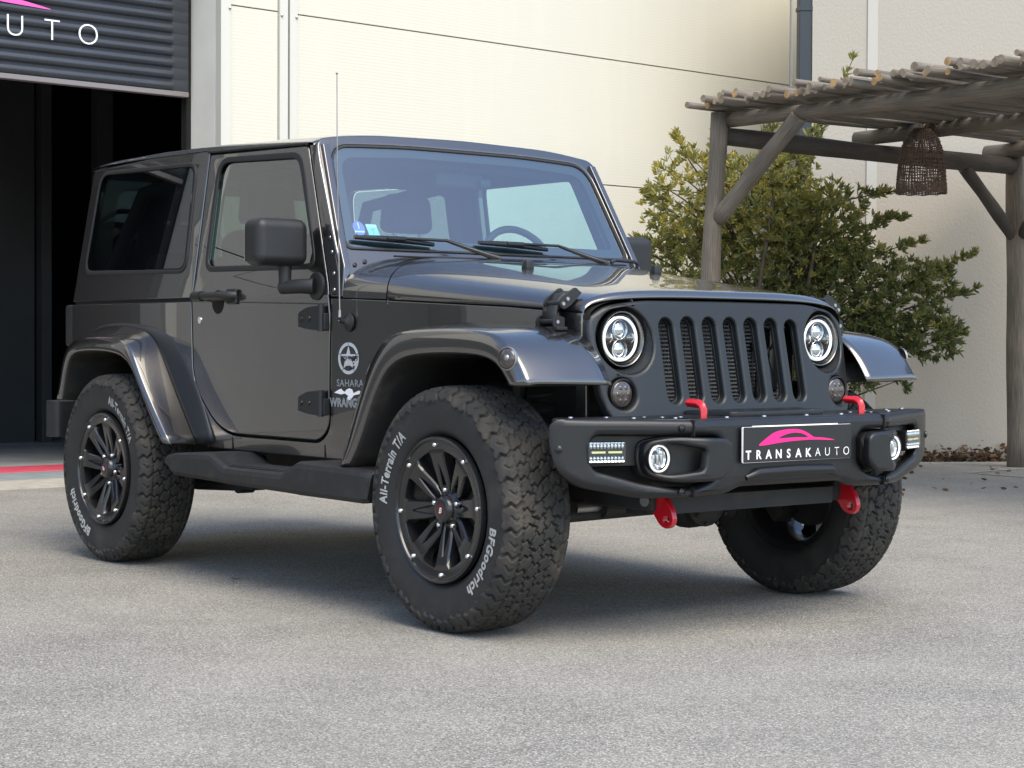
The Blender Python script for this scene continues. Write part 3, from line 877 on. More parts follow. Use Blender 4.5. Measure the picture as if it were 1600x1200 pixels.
sheet('glass_border', rnd(gl), lambda u, v, w: WS(u, v, -0.012), 'frit', wsg, CY, [1.3, 1.4, 1.5, 1.6], holes=[rnd(fri)])
# stickers behind the glass
st1 = [(-0.610+0.026*math.cos(a), 1.368+0.028*math.sin(a)) for a in [2*math.pi*k/28 for k in range(28)]]
k1 = sheet('round_sticker', st1, lambda u, v, w: WS(u, v, -0.0085), 'sticker_purple', wsg)
text('sticker_number', '1', 0.032, lambda u, v, w: WS(-0.610+u, 1.366+v, -0.0080+w), 'white_vinyl', k1, offset=0.001)
sheet('sticker_band', [(-0.632, 1.352), (-0.590, 1.352), (-0.590, 1.358), (-0.632, 1.358)], lambda u, v, w: WS(u, v, -0.0080), 'white_vinyl', k1)
k2 = sheet('square_sticker', [(-0.572, 1.336), (-0.524, 1.336), (-0.530, 1.386), (-0.578, 1.386)], lambda u, v, w: WS(u, v, -0.0085), 'sticker_green', wsg)
text('sticker_letter', 'T', 0.030, lambda u, v, w: WS(-0.550+u, 1.348+v, -0.0080+w), 'grey_decal', k2)
sheet('sticker_band', [(-0.575, 1.374), (-0.531, 1.374), (-0.532, 1.383), (-0.576, 1.383)], lambda u, v, w: WS(u, v, -0.0080), 'white_vinyl', k2)
b = B(); b.box((-1.165, 0.075, 1.672), (0.05, 0.085, 0.045), 0.012, rot=Matrix.Rotation(R(-25), 3, 'Y')); b.obj('rain_sensor', 'lamp_black', wsg)

# ---- roof
def zedge(x): return interp(x, [-3.06, -2.9, -2.5, -1.99, -1.6, -1.2, -1.15], [1.733, 1.739, 1.737, 1.729, 1.716, 1.700, 1.697])
def roofrow(x, dz=0.0, shrink=0.0):
    ze = zedge(x) + dz
    crown = interp(x, [-3.06, -2.5, -2.0, -1.2, -1.15], [0.060, 0.068, 0.062, 0.055, 0.050]) - 0.0
    ye = yside(x, zedge(x)) + 0.002 - shrink
    row = []
    for k in range(-18, 19):
        a = k/18*math.pi/2
        y = ye*math.copysign(abs(math.sin(a))**0.62 if abs(math.sin(a)) < 1 else 1, a)
        t = abs(y)/ye
        z = ze + crown*(1-t**2)*0.45 + crown*0.55*(1-t**9)
        row.append((x, y, z))
    return row
def roof(name, xs_, nose=None):
    b = B()
    rows = []
    if nose == 'rear':
        for dx, dz, sh_ in ((-0.0, -0.065, 0.004), (-0.005, -0.045, 0.004), (-0.002, -0.022, 0.004), (0.010, -0.007, 0.003), (0.03, -0.001, 0.0)):
            r = roofrow(xs_[0], dz, sh_)
            rows.append([(xs_[0]+dx, y, z if dz > -0.02 else min(z, zedge(xs_[0])+0.05+dz*1.0)) for x, y, z in r])
        xs2 = xs_[1:]
    else: xs2 = xs_
    for x in xs2: rows.append(roofrow(x))
    if nose == 'front':
        x = xs_[-1]
        for dx, dz in ((0.012, -0.004), (0.020, -0.014), (0.024, -0.03), (0.022, -0.045)):
            rows.append([(x+dx, y, z+dz) for _, y, z in roofrow(x, 0, 0.002)])
    # drip edge
    rows2 = []
    for r in rows:
        rows2.append([(r[0][0], r[0][1]+0.02, r[0][2]-0.002)] + r + [(r[-1][0], r[-1][1]-0.02, r[-1][2]-0.002)])
    b.grid(rows2)
    return b.obj(name, 'paint', car, ang=50)
rf = roof('roof', [-3.07, -3.0, -2.9, -2.7, -2.5, -2.25, -1.992], 'rear')
rf2 = roof('roof_panel', [-1.985, -1.8, -1.6, -1.4, -1.25, -1.185], 'front')
b = B(); b.grid([[ (x, y*0.985, z-0.012) for x, y, z in roofrow(x)] for x in (-3.03, -2.6, -2.0, -1.95, -1.6, -1.2)]); b.obj('headliner', 'seat', car)
# drip rail above the door
b = B()
for s_ in (-1, 1):
    b.tube([(x, s_*(yside(x, zedge(x))+0.006), zedge(x)-0.006) for x in (-1.975, -1.8, -1.6, -1.4, -1.205)], 0.006, 8)
b.obj('drip_rail', 'rubber_seal', car, split=True)

# ---- rear end
b = B()
b.box((-3.085, 0, 0.82), (0.03, 1.50, 0.56), 0.008)
b.obj('tailgate', 'paint', car)
def REAR(u, v, w): return (-3.098 + (v-1.118)*0.075 - w, u, v)
panel('rear_frame', rnd([(-0.75, 1.118), (-0.672, 1.73, 0.05), (0.672, 1.73, 0.05), (0.75, 1.118)]), [rnd([(-0.60, 1.25, 0.05), (-0.56, 1.64, 0.06), (0.56, 1.64, 0.06), (0.60, 1.25, 0.05)])], 0.03, 0.004, REAR, 'paint', car)
sheet('rear_glass', rnd([(-0.605, 1.245, 0.05), (-0.565, 1.645, 0.06), (0.565, 1.645, 0.06), (0.605, 1.245, 0.05)]), lambda u, v, w: REAR(u, v, -0.01), 'glass_dark', car)
for s_ in (-1, 1):
    b = B(); b.box((-3.135, s_*0.715, 1.01), (0.075, 0.10, 0.19), 0.014); o = b.obj('tail_lamp', 'plastic', car)
    b = B(); b.box((-3.174, s_*0.715, 1.01), (0.01, 0.075, 0.15), 0.003); b.obj('lens', 'smoke_lens', o)
b = B()
b.prism(rnd([(-0.86, -3.06, 0.03), (-0.86, -3.20, 0.06), (-0.7, -3.25, 0.05), (0.7, -3.25, 0.05), (0.86, -3.20, 0.06), (0.86, -3.06, 0.03)]), lambda u, v, w: (v, u, w), 0.50, 0.665, bev=0.02)
b.obj('rear_bumper', 'plastic_dirty', car)
b = B()
b.tube([(-3.12, 0.0, 0.98), (-3.20, 0.0, 0.98)], 0.09, 20)
b.obj('spare_carrier', 'plastic', car)

# ---- bonnet and cowl
def hood_z(x, t):
    zc = interp(x, [-0.85, -0.70, -0.566, -0.2, 0.12, 0.30, 0.40], [1.268, 1.252, 1.240, 1.189, 1.144, 1.122, 1.112])
    ze = interp(x, [-0.90, -0.61, 0.0, 0.38, 0.42], [1.103, 1.092, 1.062, 1.036, 1.034])
    z = ze + (zc-ze)*(max(0.0, 1-abs(t)**4.2))**0.42
    return z
def hood_y(x, t):
    h = yside(x, 1.09) + 0.001
    return h*t
TS = []
for k in range(-26, 27):
    a = k/26*math.pi/2
    TS.append(math.copysign(abs(math.sin(a))**0.85, a))
def hoodrow(x, dz=0.0, dxf=None, zmul=1.0):
    row = []
    for t in TS:
        xx = x + (dxf(t) if dxf else 0)
        row.append((xx, hood_y(xx, t), hood_z(xx, t)+dz))
    return row
rear_in = lambda t: -0.155*(1-abs(t)**3.5)
b = B()
rows = [hoodrow(-0.602, -0.03, rear_in), hoodrow(-0.602, 0.0, rear_in)]
for k in range(1, 12):
    s_ = k/12
    rows.append(hoodrow(lerp(-0.60, 0.33, s_), 0, lambda t, s_=s_: rear_in(t)*(1-s_)**2 - 0.045*abs(t)**3*s_))
nose = lambda t: -0.045*abs(t)**3
for x, dz in ((0.344, -0.002), (0.355, -0.006), (0.363, -0.012), (0.368, -0.019), (0.370, -0.026), (0.368, -0.031)):
    rows.append([(x+nose(t), hood_y(0.33, t)*(1.0+dz*0.3), hood_z(0.33, t)+dz*(1-0.6*abs(t)**6)) for t in TS])
b.grid(rows)
# side skirt of the bonnet, a short return below the edge
hood = b.obj('bonnet', 'paint', car, ang=60)
m = hood.modifiers.new('s', 'SOLIDIFY'); m.thickness = 0.006; m.offset = -1
b = B()
b.grid([hoodrow(-0.845), hoodrow(-0.80), hoodrow(-0.76), hoodrow(-0.608, 0, rear_in), hoodrow(-0.608, -0.03, rear_in)])
cowl = b.obj('cowl', 'paint', car, ang=60)
b = B()   # dark void under the bonnet gaps
b.grid([[(x, hood_y(x, t)*0.975, hood_z(x, t)-0.025) for t in TS] for x in (-0.85, -0.5, 0.0, 0.34)])
b.obj('inner_bonnet', 'gap', car)
# cowl vent slot and hood gap lines
b = B()
b.box((-0.785, -0.42, 1.2555), (0.014, 0.30, 0.006), 0.002); b.box((-0.785, 0.42, 1.2555), (0.014, 0.30, 0.006), 0.002)
b.obj('cowl_vent', 'gap', cowl, split=True)
# bolts on the lower windscreen frame
b = B()
for s_ in (-1, 1):
    for y_, z_ in ((0.635, 1.235), (0.682, 1.222)):
        p = Vector(WS(s_*y_, z_, 0.0)); b.lathe([(0, 0), (0, 0.0095), (0.005, 0.0085), (0.007, 0.0)], p, (0.89, 0, 0.46), 14)
b.obj('frame_bolt', 'lamp_black', wf, split=True)
# rubber bump stops on the bonnet
for s_ in (-1, 1):
    y_ = s_*0.31; x_ = -0.325; z_ = hood_z(x_, abs(y_)/yside(x_, 1.09))
    b = B(); b.box((x_, y_, z_+0.013), (0.036, 0.04, 0.036), 0.008, top=0.82); b.obj('bump_stop', 'plastic', hood)
# washer nozzle / windscreen tie loop
b = B()
b.tube([(-0.80, 0.50, 1.244), (-0.79, 0.50, 1.268), (-0.79, 0.52, 1.276), (-0.79, 0.62, 1.272), (-0.79, 0.64, 1.264), (-0.80, 0.64, 1.225)], 0.008, 10)
b.obj('tie_loop', 'plastic', cowl)
# wipers
for yb, yt, yp in ((-0.658, -0.309, -0.071), (-0.089, 0.250, 0.477)):
    def wpnt(y_, z_, w_): return Vector(WS(y_, z_, w_))
    b = B()
    a0 = wpnt(yb, 1.322, 0.012); a1 = wpnt(yt, 1.306, 0.012); md = (a0+a1)/2
    b.tube([a0, a0.lerp(md, 0.5)+Vector((0.004, 0, 0.003)), md+Vector((0.006, 0, 0.005)), md.lerp(a1, 0.5)+Vector((0.004, 0, 0.003)), a1], [0.008, 0.011, 0.013, 0.011, 0.008], 10)
    b.box(md+Vector((0.012, 0, 0.008)), (0.024, 0.085, 0.018), 0.006)
    w1 = b.obj('wiper', 'lamp_black', car, ang=50)
    b = B()
    b.tube([md+Vector((0.018, 0, 0.010)), wpnt(lerp(yt, yp, 0.2), 1.312, 0.035), Vector((-0.815, yp-0.06, 1.280)), Vector((-0.795, yp, 1.262))], [0.005, 0.006, 0.010, 0.013], 8)
    b.lathe([(0, 0), (0, 0.02), (0.012, 0.018), (0.016, 0)], (-0.795, yp, 1.250), (0.1, 0, 1), 16)
    b.obj('wiper_arm', 'lamp_black', w1, ang=50)

# ---- grille
def GR(u, v, w):
    x = 0.395 - 0.2*(v-0.93) - 0.70*max(0, abs(u)-0.36)**2
    return (x+w, u, v-0.0)
gout = rnd([(-0.603, 0.985, 0.05), (-0.592, 1.022, 0.03), (-0.535, 1.057, 0.05), (-0.40, 1.078, 0.1), (0, 1.084, 0.2), (0.40, 1.078, 0.1), (0.535, 1.057, 0.05), (0.592, 1.022, 0.03), (0.603, 0.985, 0.05),
            (0.600, 0.90, 0.1), (0.585, 0.76, 0.05), (0.555, 0.685, 0.05), (0.48, 0.655, 0.03), (-0.48, 0.655, 0.03), (-0.555, 0.685, 0.05), (-0.585, 0.76, 0.05), (-0.600, 0.90, 0.1)])
def ell(cx, cy, rx, ry, n=48, pw=1.0): return [(cx+rx*math.cos(2*math.pi*k/n+0.037), cy+ry*math.sin(2*math.pi*k/n+0.037)) for k in range(n)]
holes = []
for i in range(7):
    y = (i-3)*0.0985; top = 1.022 if abs(i-3) < 3 else 1.018; bot = 0.742
    holes.append([(y+0.031*math.cos(a), top-0.028+0.031*math.sin(a)) for a in [math.pi*k/12 for k in range(13)]] +
                 [(y+0.030*math.cos(a), bot+0.030+0.030*math.sin(a)) for a in [math.pi+math.pi*k/12 for k in range(13)]])
bowl = []
for s_ in (-1, 1): bowl.append((s_*0.468, 0.947, 0.108, 0.108))
for c in bowl: holes.append(ell(c[0], c[1], c[2], c[3]))
for s_ in (-1, 1): holes.append(ell(s_*0.507, 0.776, 0.051, 0.051, 32))
GY = [s_*(0.36+0.015*k) for s_ in (-1, 1) for k in range(16)]
grille = panel('grille', gout, holes, 0.030, 0.010, GR, 'satin_grey', car, GY, [0.70, 0.80, 0.87, 0.94, 1.01, 1.05], bres=3)
# surround behind + slot tunnels: bevelled inner lips
def GRo(o): return lambda u, v, w: GR(u, v, w+o)
inner = []
for i in range(7):
    y = (i-3)*0.0985
    sl = [(y+0.0285*math.cos(a), 0.990+0.0285*math.sin(a)) for a in [math.pi*k/12 for k in range(13)]] + \
         [(y+0.0285*math.cos(a), 0.776+0.0285*math.sin(a)) for a in [math.pi+math.pi*k/12 for k in range(13)]]
    inner.append(sl)
o = panel('slot_lip', rnd([(-0.35, 0.72), (-0.35, 1.04), (0.35, 1.04), (0.35, 0.72)]), inner, 0.010, 0.003, GRo(-0.024), 'satin_grey', grille, (), ())
# headlight bowls (flared cups)
for c in bowl:
    b = B()
    N = 48; rows = []
    for r_, d_ in ((0.1065, -0.008), (0.104, -0.018), (0.098, -0.034), (0.093, -0.055), (0.09, -0.075)):
        rows.append([Vector(GR(c[0]+r_*math.cos(2*math.pi*k/N), c[1]+r_*math.sin(2*math.pi*k/N), d_)) for k in range(N)])
    b.grid([[r[k] for k in range(N)] + [r[0]] for r in rows])
    b.obj('headlamp_bowl', 'satin_grey', grille, ang=60)
# headlights
def headlamp(s_):
    y0 = s_*0.468; z0 = 0.953; x0 = 0.345
    ax = (1, 0, 0)
    b = B(); b.lathe([(0.0, 0.091), (0.014, 0.091), (0.018, 0.0895), (0.016, 0.0865), (0.004, 0.085), (0.0, 0.085)], (x0, y0, z0), ax, 56, closed=True)
    h = b.obj('headlamp', 'lamp_bezel', car, ang=60)
    b = B(); b.lathe([(-0.06, 0.0), (-0.05, 0.05), (-0.01, 0.080), (0.004, 0.082)], (x0, y0, z0), ax, 40); b.obj('housing', 'lamp_black', h)
    b = B(); b.lathe([(0.0, 0.0735), (0.006, 0.073), (0.009, 0.0695), (0.006, 0.066), (0.0, 0.0655)], (x0, y0, z0), ax, 56, closed=True); b.obj('halo_ring', 'halo', h, ang=60)
    b = B()
    b.lathe([(-0.03, 0.033), (0.0, 0.034), (0.003, 0.031), (-0.01, 0.028), (-0.02, 0.0)], (x0, y0, z0+0.030), ax, 28)
    b.lathe([(-0.03, 0.033), (0.0, 0.034), (0.003, 0.031), (-0.01, 0.028), (-0.02, 0.0)], (x0, y0, z0-0.034), ax, 28)
    for d_ in (-1, 1):
        b.lathe([(-0.03, 0.015), (0.0, 0.017), (-0.01, 0.012), (-0.02, 0.0)], (x0, y0+d_*0.047, z0+0.004), ax, 18)
    b.obj('reflector', 'reflector', h, ang=50)
    b = B()
    b.sphere((x0-0.006, y0, z0+0.030), 0.023, 0.5, 1, 1, 20); b.sphere((x0-0.006, y0, z0-0.034), 0.024, 0.5, 1, 1, 20)
    b.obj('projector', 'chrome', h, ang=180, split=True)
    b = B()
    b.box((x0-0.012, y0, z0-0.002), (0.02, 0.13, 0.012), 0.003); b.box((x0-0.012, y0, z0+0.002), (0.02, 0.012, 0.12), 0.003)
    b.obj('divider', 'lamp_black', h)
    b = B()
    b.lathe([(0.010, 0.083), (0.018, 0.075), (0.025, 0.055), (0.030, 0.028), (0.032, 0.0)], (x0, y0, z0), ax, 40); b.obj('lens', 'glass_lamp', h, ang=180)
    # marker lamp below
    y1 = s_*0.507; z1 = 0.776; xm = GR(y1, z1, 0)[0]
    b = B(); b.lathe([(-0.03, 0.046), (-0.010, 0.045), (-0.004, 0.038), (-0.001, 0.020), (0.0, 0.0)], (xm, y1, z1), ax, 32)
    mk = b.obj('marker_lamp', 'smoke_lens', car, ang=60)
    b = B()
    b.lathe([(-0.02, 0.049), (-0.006, 0.050), (-0.004, 0.046), (-0.02, 0.0455)], (xm, y1, z1), ax, 32, closed=True)
    b.obj('rim', 'lamp_black', mk, ang=60)
    b = B()
    for dy, dz in [(0, 0)] + [(0.022*math.cos(k*math.pi/3), 0.022*math.sin(k*math.pi/3)) for k in range(6)]:
        b.sphere((xm-0.004, y1+dy, z1+dz), 0.0085, 0.6, 1, 1, 10)
    b.obj('diode', 'smoke_lens', mk, ang=180)
for s_ in (-1, 1): headlamp(s_)
# radiator
b = B()
for k in range(26):
    b.box((0.289, 0, 0.70+k*0.0130), (0.016, 0.66, 0.0055))
b.box((0.25, 0, 0.86), (0.03, 0.74, 0.42))
for k in range(-8, 9): b.box((0.287, k*0.04, 0.86), (0.006, 0.003, 0.36))
b.obj('radiator', 'radiator', car, ang=20)
b = B()
b.box((0.30, 0.27, 0.88), (0.05, 0.05, 0.22), 0.01); b.tube([(0.33, 0.31, 1.0), (0.31, 0.24, 0.9), (0.33, 0.27, 0.78)], 0.012, 8)
b.tube([(0.32, 0.20, 1.0), (0.33, 0.19, 0.88), (0.31, 0.2, 0.75)], 0.009, 8); b.box((0.31, 0.2, 0.93), (0.03, 0.04, 0.03), 0.005)
b.tube([(0.32, -0.33, 0.74), (0.32, 0.33, 0.74)], 0.012, 8)
b.obj('hose', 'lamp_black', car)
# splash shield body behind grille lower edges
b = B(); b.box((0.13, 0, 0.80), (0.14, 1.02, 0.44), 0.02)
b.obj('front_core', 'gap', car)
# grille flank returns between grille and fender side
for s_ in (-1, 1):
    b = B(); b.prism([(0.352, 0.70), (0.30, 0.70), (0.30, 1.025), (0.338, 1.025), (0.352, 0.9)], lambda u, v, w: (u-0.018, s_*w, v), 0.588, 0.600, bev=0.003)
    b.obj('front_flank', 'paint', car)

# ---- bonnet latches
for s_ in (-1, 1):
    ys = lambda x: yside(x, 1.05)
    Y = 0.62
    b = B()
    # curved strap
    b.grid([[ (x, s_*(y+0.0), z) for x in (0.195, 0.262)] for y, z in ((0.655, 0.994), (0.668, 1.010), (0.664, 1.04), (0.650, 1.068), (0.630, 1.092), (0.600, 1.102))])
    o = b.obj('bonnet_latch', 'plastic', car); mm = o.modifiers.new('s', 'SOLIDIFY'); mm.thickness = 0.010; mm.offset = 0
    b = B()
    b.box((0.228, s_*0.658, 0.985), (0.115, 0.045, 0.012), 0.003)
    for x_ in (0.187, 0.270):
        b.prism(rnd([(0.640, 0.985), (0.640, 1.02), (0.678, 1.03, 0.012), (0.690, 1.005, 0.012), (0.680, 0.985)]), lambda u, v, w: (x_+w, s_*u, v), -0.004, 0.004)
    for x_ in (0.200, 0.276):
        b.prism(rnd([(0.575, 1.10), (0.600, 1.118, 0.006), (0.655, 1.085, 0.015), (0.668, 1.060, 0.012), (0.650, 1.045, 0.012), (0.62, 1.06)]), lambda u, v, w: (x_+w, s_*u, v), -0.005, 0.005)
    b.box((0.24, s_*0.598, 1.098), (0.075, 0.03, 0.014), 0.003)
    b.tube([(0.195, s_*0.652, 1.066), (0.280, s_*0.652, 1.066)], 0.009, 10); b.tube([(0.185, s_*0.668, 1.008), (0.276, s_*0.668, 1.008)], 0.009, 10)
    b.obj('bracket', 'plastic', o)
    b = B()
    for x_, y_, z_ in ((0.281, 0.652, 1.064), (0.281, 0.634, 1.080), (0.274, 0.670, 1.006)):
        b.lathe([(0, 0), (0, 0.007), (0.003, 0.006), (0.003, 0)], (x_, s_*y_, z_), (1, 0, 0), 12)
    b.obj('rivet', 'bolt_steel', o, split=True)

# ---- flared wings
def flare(name, rails, side, mat='paint', sub=2, creases=(), parent=None):
    """rails: list of rails, each a list of (x, y, z) same length"""
    me = bpy.data.meshes.new(name)
    n = len(rails[0]); V = []; Fc = []
    for r in rails:
        for p in r: V.append((p[0], side*p[1], p[2]))
    for i in range(len(rails)-1):
        for j in range(n-1):
            q = (i*n+j, i*n+j+1, (i+1)*n+j+1, (i+1)*n+j)
            Fc.append(q if side < 0 else q[::-1])
    me.from_pydata(V, [], Fc); me.update()
    at = me.attributes.new('crease_edge', 'FLOAT', 'EDGE')
    cr = {i: c for i, c in creases}
    for e in me.edges:
        a, c = e.vertices[0]//n, e.vertices[1]//n
        if a == c and a in cr: at.data[e.index].value = cr[a]
        # ends stay crisp
        ja, jc = e.vertices[0] % n, e.vertices[1] % n
        if ja == jc and ja in (0, n-1): at.data[e.index].value = 1.0
    av = me.attributes.new('crease_vert', 'FLOAT', 'POINT')
    for v in me.vertices:
        if v.index % n in (0, n-1): av.data[v.index].value = 1.0
    for p in me.polygons: p.use_smooth = True
    o = link(me, name, mat, parent or car)
    s = o.modifiers.new('sub', 'SUBSURF'); s.levels = sub; s.render_levels = sub
    so_ = o.modifiers.new('sol', 'SOLIDIFY'); so_.thickness = 0.004; so_.offset = -1
    return o
# front
FC = [(-0.540, .512), (-.476, .59), (-.413, .72), (-.345, .822), (-.275, .878), (-.169, .902), (.038, .907), (.204, .902), (.288, .880), (.335, .830), (.352, .807)]
FB = [(-.617, .510), (-.572, .60), (-.505, .745), (-.432, .875), (-.350, .953), (-.250, .977), (-.046, .984), (.205, .978), (.310, .952), (.378, .895), (.433, .810)]
FA = [(-.650, .510), (-.640, .62), (-.600, .80), (-.540, .925), (-.455, .985), (-.330, 1.004), (-.08, 1.012), (.20, 1.004), (.330, .968), (.415, .890), (.462, .808)]
def yb(x): return yside(x, 0.95)
def yA(i, x): return yb(min(x, 0.30)) + (0.0 if i < 9 else -0.0)
for s_ in (-1, 1):
    rails = [
        [(x+0.004, 0.60 if i else 0.70, z-0.004) for i, (x, z) in enumerate(FC)],
        [(x+0.006, 0.895, z-0.004) for x, z in FC],
        [(x, 0.927, z) for x, z in FC],
        [(lerp(x, X, .5), 0.934, lerp(z, Z, .5)) for (x, z), (X, Z) in zip(FC, FB)],
        [(x, 0.915, z) for x, z in FB],
        [(lerp(x, X, .12), 0.885, lerp(z, Z, .12)+0.004) for (x, z), (X, Z) in zip(FB, FA)],
        [(lerp(x, X, .65), 0.78, lerp(z, Z, .6)+0.004) for (x, z), (X, Z) in zip(FB, FA)],
        [(x, yb(min(x, 0.33))-0.004, z) for x, z in FA],
    ]
    fl = flare('front_wing', rails[2:], s_, creases=((0, 1.0), (2, 0.5), (3, 0.3)))
    flare('wheel_arch_liner', rails[:3], s_, 'liner', 1, creases=((1, 1.0),), parent=fl)
    # side repeater lamp
    b = B()
    p = Vector((0.345, s_*0.928, 0.890))
    b.lathe([(-0.004, 0.0335), (0.004, 0.032), (0.010, 0.022), (0.013, 0.0)], p, (0.25, s_*0.97, 0.05), 28)
    b.obj('side_lamp', 'smoke_lens', fl, ang=60)
    b = B(); b.lathe([(-0.004, 0.037), (0.003, 0.037), (0.005, 0.0335), (-0.002, 0.0325)], p, (0.25, s_*0.97, 0.05), 28, closed=True); b.sphere(p+Vector((0.004, s_*0.004, 0.002)), 0.012, seg=12)
    b.obj('lamp_rim', 'steel', fl, ang=60)
# rear
RC = [(-2.846, .680), (-2.812, .79), (-2.772, .878), (-2.690, .897), (-2.50, .900), (-2.320, .892), (-2.217, .862), (-2.150, .800), (-2.04, .66), (-1.922, .535)]
RB = [(-2.922, .680), (-2.888, .79), (-2.845, .900), (-2.745, .950), (-2.52, .958), (-2.310, .950), (-2.200, .915), (-2.130, .815), (-2.005, .67), (-1.858, .526)]
RA = [(-2.975, .680), (-2.960, .82), (-2.930, .945), (-2.800, 1.004), (-2.55, 1.010), (-2.350, .995), (-2.225, .950), (-2.140, .840), (-2.010, .68), (-1.875, .522)]
RF = [(-2.985, .680), (-2.972, .82), (-2.945, .955), (-2.810, 1.016), (-2.55, 1.022), (-2.300, 1.006), (-2.105, .955), (-1.990, .840), (-1.865, .68), (-1.792, .535)]
for s_ in (-1, 1):
    rails = [
        [(x-0.004, 0.60, z-0.004) for i, (x, z) in enumerate(RC)],
        [(x-0.006, 0.895, z-0.004) for x, z in RC],
        [(x, 0.927, z) for x, z in RC],
        [(lerp(x, X, .5), 0.934, lerp(z, Z, .5)) for (x, z), (X, Z) in zip(RC, RB)],
        [(x, 0.918, z) for x, z in RB],
        [(lerp(x, X, .1), 0.895, lerp(z, Z, .1)+0.003) for (x, z), (X, Z) in zip(RB, RA)],
        [(lerp(x, X, .9), 0.80, lerp(z, Z, .9)) for (x, z), (X, Z) in zip(RB, RA)],
        [(x, 0.786, z) for x, z in RA],
    ]
    fl = flare('rear_wing', rails[2:], s_, creases=((0, 1.0), (2, 0.9), (3, 0.8), (4, 0.7)))
    flare('wheel_arch_liner', rails[:3], s_, 'liner', 1, creases=((1, 1.0),), parent=fl)
    flr = [[(x, 0.788, z) for x, z in RA], [(lerp(x, X, .5), 0.782, lerp(z, Z, .5)) for (x, z), (X, Z) in zip(RA, RF)], [(x, 0.764, z) for x, z in RF], [(x+0.002, 0.74, z) for x, z in RF]]
    flare('wing_flange', flr, s_, 'satin_grey', 2, creases=((2, 0.6),), parent=fl)
    b = B()
    P0 = Vector((-1.99, s_*0.0, 0.66))

# ---- side steps
for s_ in (-1, 1):
    xs_ = [-1.885, -1.878, -1.80, -1.62, -1.505, -1.490, -1.40, -1.385, -1.05, -0.975, -0.960, -0.875, -0.86, -0.60, -0.45, -0.405, -0.400]
    zt  = [0.478, 0.484, 0.494, 0.505, 0.506, 0.503, 0.466, 0.462, 0.462, 0.463, 0.467, 0.506, 0.510, 0.508, 0.504, 0.500, 0.495]
    zb  = [0.412, 0.410, 0.406, 0.402, 0.400, 0.400, 0.397, 0.396, 0.392, 0.391, 0.391, 0.389, 0.388, 0.387, 0.386, 0.388, 0.392]
    rows = []
    for x, a, c in zip(xs_, zt, zb):
        yo = 0.945 if -1.86 < x < -0.42 else 0.930
        yi = 0.73
        xb = max(x, -1.80) if x < -1.5 else min(x, -0.43)
        rows.append([(x_, s_*y_, z_) for x_, y_, z_ in ((x, yi, a), (x, yo-0.024, a), (x, yo-0.006, a-0.008), (x, yo, a-0.024), (lerp(x, xb, .8), yo-0.002, c+0.016), (xb, yo-0.018, c), (xb, yi, c+0.006))])
    b = B(); b.grid([r+[r[0]] for r in rows])
    for r in (rows[0], rows[-1]):
        bb = bmesh.new(); vs = [bb.verts.new(p) for p in r]; bb.faces.new(vs); b._merge(bb)
    bmesh.ops.remove_doubles(b.bm, verts=b.bm.verts[:], dist=1e-5); bmesh.ops.recalc_face_normals(b.bm, faces=b.bm.faces[:])
    stp = b.obj('side_step', 'plastic_dirty', car, ang=14)
    mm = stp.modifiers.new('b', 'BEVEL'); mm.width = 0.003; mm.segments = 2; mm.limit_method = 'ANGLE'; mm.angle_limit = R(14)
    # grip pad with raised chevrons
    b = B(); b.box((-1.17, s_*0.852, 0.464), (0.46, 0.125, 0.006), 0.003)
    for k in range(26):
        x_ = -1.385 + k*0.0172
        for q in range(4):
            b.box((x_+(q % 2)*0.0086, s_*(0.806+q*0.030), 0.468), (0.0075, 0.024, 0.006), 0.0015, 1)
    b.obj('grip_pad', 'satin_grey', stp)
    b = B()
    for x_ in (-1.75, -1.2, -0.65): b.box((x_, s_*0.68, 0.45), (0.05, 0.26, 0.03), 0.005)
    b.obj('step_bracket', 'under', stp, split=True)

# ---- mirrors
for s_ in (-1, 1):
    b = B()
    b.box((-1.120, s_*0.872, 1.308), (0.125, 0.225, 0.176), 0.038, 5)
    mr_ = b.obj('mirror', 'plastic', car, ang=60)
    b = B(); b.box((-1.185, s_*0.872, 1.308), (0.004, 0.19, 0.14), 0.001); b.obj('mirror_glass', 'mirror_glass', mr_)
    b = B()
    b.tube([(-1.115, s_*0.835, 1.24), (-1.115, s_*0.835, 1.16), (-1.113, s_*0.835, 1.135)], [0.026, 0.023, 0.024], 16)
    b.tube([(-1.128, s_*0.840, 1.142), (-1.045, s_*0.812, 1.145), (-1.012, s_*0.775, 1.145)], [0.026, 0.027, 0.030], 16)
    b.lathe([(0.0, 0.052), (0.010, 0.052), (0.014, 0.046), (0.014, 0.0)], (-1.008, s_*0.758, 1.145), (0, s_, 0), 32)
    b.obj('mirror_arm', 'plastic', mr_, ang=45)

# ---- aerial
b = B(); b.lathe([(0, 0.0), (0, 0.034), (0.006, 0.034), (0.010, 0.027), (0.014, 0.02), (0.02, 0.014), (0.03, 0)], (-0.808, -0.752, 1.010), (0, -1, 0.0), 24)
b.tube([(-0.81, -0.76, 1.01), (-0.81, -0.785, 1.016), (-0.811, -0.79, 1.03)], 0.011, 10)
ant = b.obj('aerial', 'plastic', car, ang=50)
b = B(); b.tube([(-0.811, -0.79, 1.015), (-0.811, -0.79, 1.055)], [0.007, 0.005], 8)
b.tube([(-0.811, -0.79, 1.05), (-0.812, -0.795, 1.3), (-0.815, -0.80, 1.6), (-0.818, -0.80, 1.905)], [0.0028, 0.0024, 0.002, 0.0018], 6); b.sphere((-0.818, -0.80, 1.907), 0.005, seg=8)
b.obj('whip', 'steel', ant)

